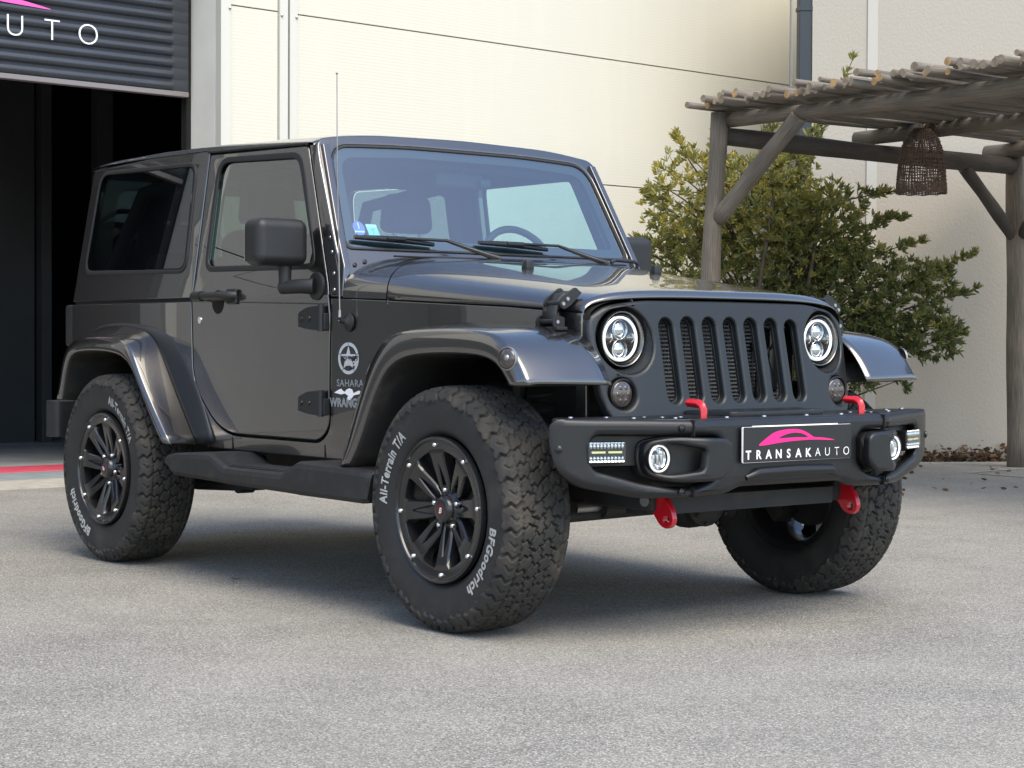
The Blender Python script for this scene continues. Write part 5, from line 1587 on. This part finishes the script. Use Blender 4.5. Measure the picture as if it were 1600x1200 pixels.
for s_ in (-1, 1):
    b = B(); b.tube([(-2.40, s_*0.50, 0.315), (-1.99, s_*0.50, 0.335)], 0.026, 12); b.lathe([(-0.035, 0), (-0.035, 0.034), (0.035, 0.034), (0.035, 0)], (-1.985, s_*0.50, 0.335), (0, 1, 0), 18)
    b.box((-1.93, s_*0.50, 0.39), (0.13, 0.08, 0.14), 0.01)
    b.obj('trailing_arm', 'under', car)
    b = B(); b.tube([(-0.10, s_*0.50, 0.315), (-0.62, s_*0.46, 0.36)], 0.026, 12); b.obj('control_arm', 'under', car)
    b = B()
    hp = [(0.0+0.055*math.cos(a), s_*0.50+0.055*math.sin(a), 0.47+0.30*a/(2*math.pi*6)) for a in [2*math.pi*6*k/120 for k in range(121)]]
    b.tube(hp, 0.007, 6); b.tube([(-0.12, s_*0.55, 0.36), (-0.12, s_*0.50, 0.85)], 0.026, 10); b.obj('spring', 'under', car)
b = B(); b.tube([(-2.7, 0.35, 0.42), (-3.05, 0.42, 0.44), (-3.2, 0.42, 0.44)], 0.03, 12); b.obj('exhaust', 'steel', car)
# inner wings: close the engine bay towards the wheel arches
b = B()
for s_ in (-1, 1):
    b.prism([(-0.62, 0.56), (-0.50, 0.90), (0.26, 0.93), (0.28, 0.72), (0.28, 1.02), (-0.88, 1.07), (-0.88, 0.56)], lambda u, v, w: (u, s_*w, v), 0.50, 0.56)
    b.prism([(-2.0, 0.56), (-2.15, 0.90), (-2.75, 0.93), (-2.92, 0.60), (-3.05, 0.60), (-3.05, 1.07), (-1.9, 1.07), (-1.9, 0.56)], lambda u, v, w: (u, s_*w, v), 0.52, 0.58)
b.obj('inner_wing', 'liner', car, split=True)

# ---- interior
b = B()
b.box((-1.07, 0, 1.15), (0.26, 1.36, 0.22), 0.05, 4); b.box((-1.05, 0, 1.243), (0.24, 1.30, 0.05), 0.02)
b.box((-1.10, 0, 0.95), (0.2, 0.32, 0.4), 0.03)
b.obj('dashboard', 'dash', car)
b = B(); b.box((-0.93, 0, 0.85), (0.05, 1.44, 0.5)); b.box((-2.0, 0, 0.60), (2.1, 1.40, 0.04)); b.obj('firewall', 'dash', car)
# steering wheel
b = B()
cst = Vector((-1.215, 0.37, 1.245)); tilt = Matrix.Rotation(R(-22), 3, 'Y')
ring = [cst + tilt @ Vector((0, 0.185*math.cos(a), 0.185*math.sin(a))) for a in [2*math.pi*k/40 for k in range(40)]]
b.tube(ring, 0.0155, 10, closed=True)
for a in (0.0, math.pi, -math.pi/2): b.tube([cst, cst + tilt @ Vector((0, 0.18*math.cos(a), 0.18*math.sin(a)))], 0.016, 8)
b.lathe([(-0.03, 0), (-0.03, 0.06), (0.03, 0.055), (0.035, 0)], cst, tilt @ Vector((-1, 0, 0)), 24)
b.tube([cst, cst+Vector((0.2, 0, -0.08))], 0.03, 10)
b.obj('steering_wheel', 'dash', car, ang=50)
for y_ in (-0.36, 0.36):
    b = B()
    b.box((-1.62, y_, 0.80), (0.52, 0.50, 0.16), 0.06, 4)
    b.box((-1.92, y_, 1.10), (0.15, 0.48, 0.62), 0.06, 4, rot=Matrix.Rotation(R(-14), 3, 'Y'))
    seat = b.obj('seat', 'seat', car, ang=60)
    b = B(); b.box((-1.99, y_-0.03, 1.515), (0.10, 0.27, 0.175), 0.045, 4, top=0.88); b.obj('headrest', 'seat', seat, ang=60)
    b = B()
    for d_ in (-0.07, 0.07): b.tube([(-1.98, y_-0.03+d_, 1.36), (-1.985, y_-0.03+d_, 1.48)], 0.007, 8)
    b.obj('headrest_post', 'steel', seat, split=True)
b = B(); b.box((-2.62, 0, 0.95), (0.45, 1.0, 0.16), 0.05, 3); b.box((-2.83, 0, 1.13), (0.13, 1.0, 0.42), 0.05, 3, rot=Matrix.Rotation(R(-12), 3, 'Y')); b.obj('rear_seat', 'seat', car, ang=60)
b = B()
for s_ in (-1, 1):
    b.tube([(-2.02, s_*0.66, 0.7), (-2.02, s_*0.655, 1.3), (-2.02, s_*0.60, 1.62), (-2.02, s_*0.52, 1.66)], 0.034, 12)
    b.tube([(-1.20, s_*0.60, 1.655), (-2.02, s_*0.585, 1.655), (-2.7, s_*0.60, 1.60), (-2.95, s_*0.66, 1.2)], 0.032, 12)
b.tube([(-2.02, -0.58, 1.66), (-2.02, 0.58, 1.66)], 0.034, 12); b.tube([(-1.20, -0.60, 1.655), (-1.20, 0.60, 1.655)], 0.028, 12)
b.obj('roll_bar', 'seat', car, ang=60)
b = B(); b.box((-1.20, 0.03, 1.595), (0.03, 0.235, 0.062), 0.02, 3); b.tube([(-1.18, 0.03, 1.62), (-1.15, 0.03, 1.66)], 0.009, 8); rv = b.obj('rear_view_mirror', 'dash', car, ang=50)
b = B(); b.box((-1.213, 0.03, 1.595), (0.006, 0.21, 0.045)); b.obj('mirror_glass', 'mirror_glass', rv)
b = B(); b.box((-1.165, 0.14, 1.585), (0.02, 0.055, 0.04), 0.01); b.obj('toll_tag', 'lamp_black', rv)
# ================================================================== YARD
def wood(name, col, col2, rough=0.85):
    m = bpy.data.materials.new(name); m.use_nodes = True
    nt = m.node_tree; b = nt.nodes['Principled BSDF']; L = nt.links.new
    tc = nt.nodes.new('ShaderNodeTexCoord')
    n = nt.nodes.new('ShaderNodeTexNoise'); n.inputs['Scale'].default_value = 5; n.inputs['Detail'].default_value = 8; n.inputs['Roughness'].default_value = 0.65
    mp = nt.nodes.new('ShaderNodeMapping'); mp.inputs['Scale'].default_value = (14, 0.9, 1)
    L(tc.outputs['UV'], mp.inputs[0]); L(mp.outputs[0], n.inputs['Vector'])
    n2 = nt.nodes.new('ShaderNodeTexNoise'); n2.inputs['Scale'].default_value = 3; n2.inputs['Detail'].default_value = 5
    L(tc.outputs['Object'], n2.inputs['Vector'])
    cr = nt.nodes.new('ShaderNodeValToRGB'); cr.color_ramp.elements[0].position = 0.3; cr.color_ramp.elements[1].position = 0.72
    cr.color_ramp.elements[0].color = (*col2, 1); cr.color_ramp.elements[1].color = (*col, 1)
    L(n.outputs['Fac'], cr.inputs[0])
    mr = nt.nodes.new('ShaderNodeMapRange'); mr.inputs['From Min'].default_value = 0.3; mr.inputs['From Max'].default_value = 0.7; mr.inputs['To Min'].default_value = 0.75; mr.inputs['To Max'].default_value = 1.2
    L(n2.outputs['Fac'], mr.inputs['Value'])
    mx = nt.nodes.new('ShaderNodeMix'); mx.data_type = 'RGBA'; mx.blend_type = 'MULTIPLY'; mx.inputs['Factor'].default_value = 1
    L(cr.outputs[0], mx.inputs['A']); L(mr.outputs[0], mx.inputs['B']); L(mx.outputs['Result'], b.inputs['Base Color'])
    b.inputs['Roughness'].default_value = rough
    bp = nt.nodes.new('ShaderNodeBump'); bp.inputs['Strength'].default_value = 0.5; bp.inputs['Distance'].default_value = 0.006
    L(n.outputs['Fac'], bp.inputs['Height']); L(bp.outputs[0], b.inputs['Normal'])
    MATS[name] = m
wood('wood_grey', (0.25, 0.21, 0.165), (0.08, 0.066, 0.052))
wood('wood_dark', (0.105, 0.092, 0.080), (0.04, 0.036, 0.032))
wood('pole_wood', (0.29, 0.25, 0.205), (0.085, 0.074, 0.062))
P('wood_end', (0.28, 0.22, 0.15), 0.85, noise=0.3, nscale=30)
P('wood_end_fresh', (0.45, 0.28, 0.12), 0.85, noise=0.3, nscale=30)

def logmesh(name, p0, p1, r0, r1, mat, parent, seg=14, wob=0.012, n=10, endmat=None, rs=None):
    rr = rs or random
    p0, p1 = Vector(p0), Vector(p1); d = (p1-p0); L_ = d.length; d.normalize()
    a = Vector((0, 0, 1)) if abs(d.z) < 0.9 else Vector((1, 0, 0))
    u = (a-d*a.dot(d)).normalized(); w = d.cross(u)
    f1, f2 = rr.uniform(0, 6), rr.uniform(0, 6)
    V = []; UV = []
    off = rr.uniform(0, 50)
    for i in range(n+1):
        t = i/n
        c = p0 + d*L_*t + u*wob*math.sin(f1+t*4.5)*math.sin(math.pi*t)*1.0 + w*wob*math.sin(f2+t*5.5)*math.sin(math.pi*t)
        r = lerp(r0, r1, t)*(1+0.05*math.sin(f2+t*13))
        for k in range(seg):
            a_ = 2*math.pi*k/seg; q = r*(1+0.04*math.sin(3*a_+f1+t*3))
            V.append(c+u*math.cos(a_)*q+w*math.sin(a_)*q)
    F_ = []; uv = []
    for i in range(n):
        for k in range(seg):
            F_.append((i*seg+k, i*seg+(k+1) % seg, (i+1)*seg+(k+1) % seg, (i+1)*seg+k))
            uv += [(k/seg+off, i/n*L_), ((k+1)/seg+off, i/n*L_), ((k+1)/seg+off, (i+1)/n*L_), (k/seg+off, (i+1)/n*L_)]
    F_.append(tuple(range(seg))[::-1]); F_.append(tuple(n*seg+k for k in range(seg)))
    uv += [(off+0.1*math.cos(k), 0.1*math.sin(k)) for k in range(seg)]*2
    me = bpy.data.meshes.new(name); me.from_pydata([tuple(v) for v in V], [], F_)
    ul = me.uv_layers.new(name='uv')
    for i, c in enumerate(uv): ul.data[i].uv = c
    for p in me.polygons: p.use_smooth = len(p.vertices) == 4
    me.update()
    o = link(me, name, [mat, endmat or 'wood_end'], parent)
    me.polygons[len(F_)-1].material_index = 1; me.polygons[len(F_)-2].material_index = 1
    bm_ = bmesh.new(); bm_.from_mesh(me); bmesh.ops.recalc_face_normals(bm_, faces=bm_.faces[:]); bm_.to_mesh(me); bm_.free()
    return o

per = thing('pergola', 'weathered round timber pergola roofed with thin poles', 'pergola', (-2.5, 5.8, 0))
logmesh('post', (-4.115, 4.31, -0.02), (-4.025, 4.31, 2.485), 0.072, 0.058, 'wood_grey', per, wob=0.02)
logmesh('post', (-3.97, 7.52, -0.02), (-4.05, 7.56, 2.42), 0.085, 0.070, 'wood_grey', per, wob=0.015)
logmesh('post', (0.9, 4.33, -0.02), (0.9, 4.33, 2.45), 0.072, 0.062, 'wood_grey', per)
logmesh('post', (0.9, 7.55, -0.02), (0.9, 7.55, 2.42), 0.08, 0.068, 'wood_grey', per)
logmesh('side_beam', (-4.05, 4.33, 2.335), (-4.05, 7.62, 2.335), 0.062, 0.068, 'wood_dark', per, wob=0.008)
logmesh('side_beam', (0.9, 4.33, 2.335), (0.9, 7.62, 2.335), 0.062, 0.068, 'wood_dark', per, wob=0.008)
logmesh('long_beam', (-3.99, 4.36, 2.435), (1.15, 4.36, 2.435), 0.048, 0.062, 'wood_grey', per, wob=0.02, n=16)
logmesh('long_beam', (-4.28, 5.97, 2.45), (1.15, 5.97, 2.45), 0.055, 0.062, 'wood_grey', per, wob=0.02, n=16)
logmesh('long_beam', (-4.28, 7.50, 2.45), (1.15, 7.50, 2.45), 0.055, 0.060, 'wood_grey', per, wob=0.02, n=16)
logmesh('brace', (-4.03, 4.31, 1.78), (-3.34, 4.34, 2.395), 0.056, 0.055, 'wood_grey', per, wob=0.006)
logmesh('brace', (-4.04, 7.60, 1.73), (-4.05, 6.93, 2.29), 0.050, 0.048, 'wood_dark', per, wob=0.004)
logmesh('brace', (-3.98, 7.56, 1.80), (-3.42, 7.54, 2.38), 0.050, 0.048, 'wood_dark', per, wob=0.004)
rp = random.Random(11)
x = -4.05; i = 0
while x < 1.05:
    r = rp.uniform(0.015, 0.026)
    y0 = 4.10 + rp.uniform(-0.08, 0.10); y1 = 7.72 + rp.uniform(-0.12, 0.12)
    z = 2.497 + r + (rp.uniform(0.02, 0.055) if rp.random() < 0.4 else 0.0)
    em = 'wood_end_fresh' if rp.random() < 0.24 else 'wood_end'
    if i == 0: y0 = 4.03
    logmesh('roof_pole', (x + rp.uniform(-0.02, 0.02), y0, z+rp.uniform(-0.004, 0.012)), (x + rp.uniform(-0.03, 0.03), y1, z+rp.uniform(-0.004, 0.02)), r*1.08, r*0.85, 'pole_wood', per, seg=9, wob=0.018, n=9, endmat=em, rs=rp)
    x += 2*r + rp.choice((-0.006, -0.003, 0.0, 0.004, 0.010)); i += 1

# --- wicker lamp shade
wl = thing('wicker_lamp', 'brown open weave wicker lamp shade hanging by twine under the pergola roof', 'lamp', (-3.585, 5.80, 1.99))
P('wicker', (0.11, 0.075, 0.055), 0.8, noise=0.35, nscale=40)
P('twine', (0.33, 0.26, 0.19), 0.9)
def lr(z):   # radius at height above base
    z = z*1.06
    return interp(z, [0, 0.10, 0.22, 0.33, 0.39, 0.43, 0.465, 0.52], [0.172, 0.168, 0.158, 0.140, 0.122, 0.098, 0.066, 0.03])
LC = Vector((-3.56, 5.83, 2.0))
b = B(); rw = random.Random(5)
for k in range(54):
    a = 2*math.pi*k/54
    b.tube([LC+Vector((lr(z)*math.cos(a+0.03*math.sin(z*20+k)), lr(z)*math.sin(a+0.03*math.sin(z*20+k)), z)) for z in (0, .06, .13, .20, .27, .33, .38, .42, .45)], 0.0042, 5)
zlist = []
z = 0.003
while z < 0.455:
    zlist.append(z)
    dens = 0.010 if (z < 0.07 or z > 0.42 or 0.235 < z < 0.26) else rw.choice((0.015, 0.019, 0.026))
    z += dens
for z in zlist:
    b.tube([LC+Vector(((lr(z)+0.004*(-1)**k)*math.cos(2*math.pi*k/40), (lr(z)+0.004*(-1)**k)*math.sin(2*math.pi*k/40), z+0.004*math.sin(k*1.7+z*50))) for k in range(40)], 0.0042, 5, closed=True)
b.obj('shade', 'wicker', wl, ang=60)
b = B()
b.tube([LC+Vector((0, 0, 0.44)), LC+Vector((0.01, 0.05, 0.48)), LC+Vector((0.0, 0.10, 0.53)), LC+Vector((0, 0.17, 0.52))], 0.005, 6)
for k in range(7):
    a = k*0.9; b.tube([LC+Vector((0.01*math.cos(a), 0.0, 0.45)), LC+Vector((0.06*math.cos(a), 0.05, 0.53+0.02*math.sin(a*3))), LC+Vector((0.09*math.cos(a+0.5), 0.06, 0.50+0.05*math.sin(a*2+1)))], 0.0022, 4)
b.obj('twine', 'twine', wl)

# --- shrub
def leaf_mat(name, cols, rough=0.45):
    m = bpy.data.materials.new(name); m.use_nodes = True
    nt = m.node_tree; b = nt.nodes['Principled BSDF']; L = nt.links.new
    at = nt.nodes.new('ShaderNodeAttribute'); at.attribute_name = 'tone'
    cr = nt.nodes.new('ShaderNodeValToRGB')
    cr.color_ramp.elements[0].color = (*cols[0], 1); cr.color_ramp.elements[1].color = (*cols[-1], 1)
    for i, c in enumerate(cols[1:-1]):
        e = cr.color_ramp.elements.new((i+1)/(len(cols)-1)); e.color = (*c, 1)
    L(at.outputs['Fac'], cr.inputs[0]); L(cr.outputs[0], b.inputs['Base Color'])
    b.inputs['Roughness'].default_value = rough
    tr = nt.nodes.new('ShaderNodeBsdfTranslucent'); L(cr.outputs[0], tr.inputs[0])
    mx = nt.nodes.new('ShaderNodeMixShader'); mx.inputs[0].default_value = 0.38
    L(b.outputs[0], mx.inputs[1]); L(tr.outputs[0], mx.inputs[2]); L(mx.outputs[0], nt.nodes['Material Output'].inputs[0])
    MATS[name] = m
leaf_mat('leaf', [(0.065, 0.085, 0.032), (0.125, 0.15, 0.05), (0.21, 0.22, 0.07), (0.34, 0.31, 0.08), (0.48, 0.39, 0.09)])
P('bark', (0.10, 0.075, 0.055), 0.9, noise=0.3, nscale=20)
bush = thing('shrub', 'tall bushy evergreen shrub with narrow leaves growing against the walls behind the pergola', 'shrub', (-4.75, 5.55, 0))
rl = random.Random(23)
lobes = [(-4.95, 5.00, 1.95, .36, .42, .42), (-4.70, 5.35, 1.90, .42, .46, .46), (-4.62, 5.62, 1.55, .50, .50, .60), (-5.00, 4.95, 1.35, .40, .36, .50), (-4.45, 5.85, 1.75, .36, .42, .42),
         (-4.35, 5.95, 1.25, .42, .45, .50), (-4.10, 6.25, 1.18, .34, .36, .38), (-4.6, 5.5, .95, .55, .60, .50), (-4.30, 6.0, .90, .34, .38, .30), (-4.85, 5.2, .75, .45, .45, .45), (-3.98, 6.45, 1.42, .18, .22, .16),
         (-4.62, 5.55, 2.22, .22, .26, .24), (-4.55, 5.3, .40, .5, .6, .35), (-3.95, 6.42, 1.02, .24, .24, .22)]
tips = []
for (cx, cy, cz, rx, ry, rz) in lobes:
    n = int(2300*(rx*ry*rz)**(2/3))
    for _ in range(n):
        while True:
            v = Vector((rl.uniform(-1, 1), rl.uniform(-1, 1), rl.uniform(-1, 1)))
            l = v.length
            if 0.35 < l < 1.0 and rl.random() < l**1.5: break
        k = rl.uniform(0.9, 1.12)
        p = Vector((cx+v.x*rx*k, cy+v.y*ry*k, cz+v.z*rz*k))
        if p.z < 0.12: continue
        dir_ = (Vector((v.x/rx, v.y/ry, v.z/rz)).normalized() + Vector((rl.uniform(-.5, .5), rl.uniform(-.5, .5), rl.uniform(-.2, .8)))).normalized()
        tips.append((p, dir_))
# sprays reaching out of the mass
sprays = [((-4.66, 5.55, 1.60), (-4.27, 5.93, 3.06)), ((-4.95, 5.05, 2.15), (-5.08, 4.90, 2.48)), ((-5.0, 4.8, 1.9), (-5.15, 4.66, 2.05)), ((-4.1, 6.3, 1.35), (-3.70, 6.60, 1.62)),
          ((-4.1, 6.3, 1.2), (-3.66, 6.62, 1.36)), ((-4.1, 6.3, 1.0), (-3.72, 6.55, 1.05)), ((-4.3, 6.0, 1.8), (-4.02, 6.25, 1.90)), ((-4.35, 5.9, 2.0), (-4.08, 6.20, 2.08)), ((-4.3, 6.0, 1.5), (-3.95, 6.35, 1.72)),
          ((-5.05, 4.85, 1.6), (-5.22, 4.62, 1.72)), ((-4.6, 5.4, 2.3), (-4.62, 5.42, 2.62)), ((-4.85, 5.1, 2.2), (-4.9, 5.15, 2.5)), ((-4.2, 6.1, 0.85), (-4.0, 6.25, 0.62)), ((-4.5, 5.6, 2.3), (-4.40, 5.75, 2.60))]
tw = B()
for a, c in sprays:
    a, c = Vector(a), Vector(c)
    mid = a.lerp(c, 0.5)+Vector((rl.uniform(-.03, .03), rl.uniform(-.03, .03), rl.uniform(-.02, .05)))
    tw.tube([a, mid, c], [0.008, 0.005, 0.003], 5)
    nn = 20
    for k in range(nn):
        t = rl.uniform(0.35, 1.0) if k else 1.0
        p = (a.lerp(mid, t*2) if t < 0.5 else mid.lerp(c, t*2-1)) + Vector((rl.uniform(-.07, .07), rl.uniform(-.07, .07), rl.uniform(-.06, .06)))*(1.2-t)
        tips.append((p, ((c-a).normalized()*0.8+Vector((rl.uniform(-.5, .5), rl.uniform(-.5, .5), rl.uniform(0, .6)))).normalized()))
V = []; F_ = []; tone = []
def leaf(p, d, L_, w_, t):
    side = d.cross(Vector((rl.uniform(-1, 1), rl.uniform(-1, 1), rl.uniform(-0.3, 1)))).normalized()
    nrm = d.cross(side)
    i = len(V)
    bend = nrm*(-0.12*L_)
    V.extend([tuple(p), tuple(p+d*L_*0.35+side*w_+nrm*w_*0.3), tuple(p+d*L_*0.75+side*w_*0.85+nrm*w_*0.2+bend*0.5), tuple(p+d*L_+bend), tuple(p+d*L_*0.75-side*w_*0.85+nrm*w_*0.2+bend*0.5), tuple(p+d*L_*0.35-side*w_+nrm*w_*0.3)])
    F_.append((i, i+1, i+2, i+3)); F_.append((i, i+3, i+4, i+5)); tone.extend([t, t])
SNn = SN
for p, d in tips:
    if (p - S0).dot(SN) < 0.06 and (p-S0).dot(SD) > -0.05: continue
    if (p - W0).dot(WN) < 0.1: continue
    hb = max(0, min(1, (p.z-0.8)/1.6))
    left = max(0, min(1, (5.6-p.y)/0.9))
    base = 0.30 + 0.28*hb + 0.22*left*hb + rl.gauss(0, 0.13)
    nl = rl.randint(8, 13)
    u = d.orthogonal().normalized(); w = d.cross(u)
    for k in range(nl):
        a = k*2.4 + rl.uniform(-.3, .3); op_ = rl.uniform(0.35, 1.15)
        dd = (d*math.cos(op_) + (u*math.cos(a)+w*math.sin(a))*math.sin(op_)).normalized()
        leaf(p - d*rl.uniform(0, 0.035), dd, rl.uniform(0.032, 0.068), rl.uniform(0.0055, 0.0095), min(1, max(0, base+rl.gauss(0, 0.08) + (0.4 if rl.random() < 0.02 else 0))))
me = bpy.data.meshes.new('foliage'); me.from_pydata(V, [], F_)
at = me.attributes.new('tone', 'FLOAT', 'FACE'); at.data.foreach_set('value', tone)
me.update()
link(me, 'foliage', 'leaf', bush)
for k in range(150):
    c = rl.choice(lobes[:10]); v = Vector((rl.uniform(-1, 1), rl.uniform(-1, 1), rl.uniform(-1, 1)))
    p = Vector((c[0]+v.x*c[3]*.8, c[1]+v.y*c[4]*.8, c[2]+v.z*c[5]*.8)); q = Vector((-4.75, 5.5, max(0.2, p.z-0.6))).lerp(p, 0.45)
    tw.tube([q, q.lerp(p, 0.5)+Vector((0, 0, 0.03)), p], [0.009, 0.006, 0.003], 4)
tw.obj('twig', 'bark', bush, ang=90)
b = B()
for k in range(7):
    a = k*0.9
    p = Vector((-4.75+0.08*math.cos(a), 5.5+0.08*math.sin(a), 0))
    b.tube([p, p+Vector((0.12*math.cos(a), 0.12*math.sin(a), 0.5)), p+Vector((0.32*math.cos(a), 0.36*math.sin(a), 1.2)), p+Vector((0.4*math.cos(a+.3), 0.45*math.sin(a+.3), 2.0))], [0.035, 0.028, 0.018, 0.008], 8)
b.obj('stem', 'bark', bush, ang=60)

# --- dead leaves at the foot of the wall
leaf_mat('dry_leaf', [(0.05, 0.03, 0.018), (0.10, 0.055, 0.03), (0.17, 0.10, 0.055), (0.26, 0.18, 0.11)], 0.8)
V = []; F_ = []; tone = []
for k in range(1000):
    s = rl.uniform(0.3, 2.15)
    h = 0.05*math.exp(-((s-1.6)/0.25)**2) + 0.045*math.exp(-((s-1.15)/0.25)**2) + 0.03
    if s > 1.95: h *= 0.3
    p = sp(s, abs(rl.gauss(0, h*0.7)) + 0.008, abs(rl.gauss(0.04, 0.05))+0.01)
    d = Vector((rl.uniform(-1, 1), rl.uniform(-1, 1), rl.uniform(-.3, .5))).normalized()
    leaf(p, d, rl.uniform(0.03, 0.06), rl.uniform(0.008, 0.016), rl.random())
for k in range(60):
    p = Vector((rl.uniform(-5, -2.5), rl.uniform(4, 7.2), 0.008))
    if (p-S0).dot(SN) < 0.05: continue
    leaf(p, Vector((rl.uniform(-1, 1), rl.uniform(-1, 1), 0.05)).normalized(), 0.045, 0.01, rl.random())
me = bpy.data.meshes.new('leaf_litter'); me.from_pydata(V, [], F_)
at = me.attributes.new('tone', 'FLOAT', 'FACE'); at.data.foreach_set('value', tone); me.update()
o = link(me, 'leaf_litter', 'dry_leaf'); tag(o, 'brown dead leaves heaped along the foot of the rendered wall', 'leaves', kind='stuff')
b = B(); b.prism([(0, 0), (2.6, 0), (2.6, 0.06), (0, 0.06)], lambda u, v, w: sp(u, w, v+0.16), -0.02, 0.012); o = b.obj('wall_kerb', 'concrete'); o['kind'] = 'structure'
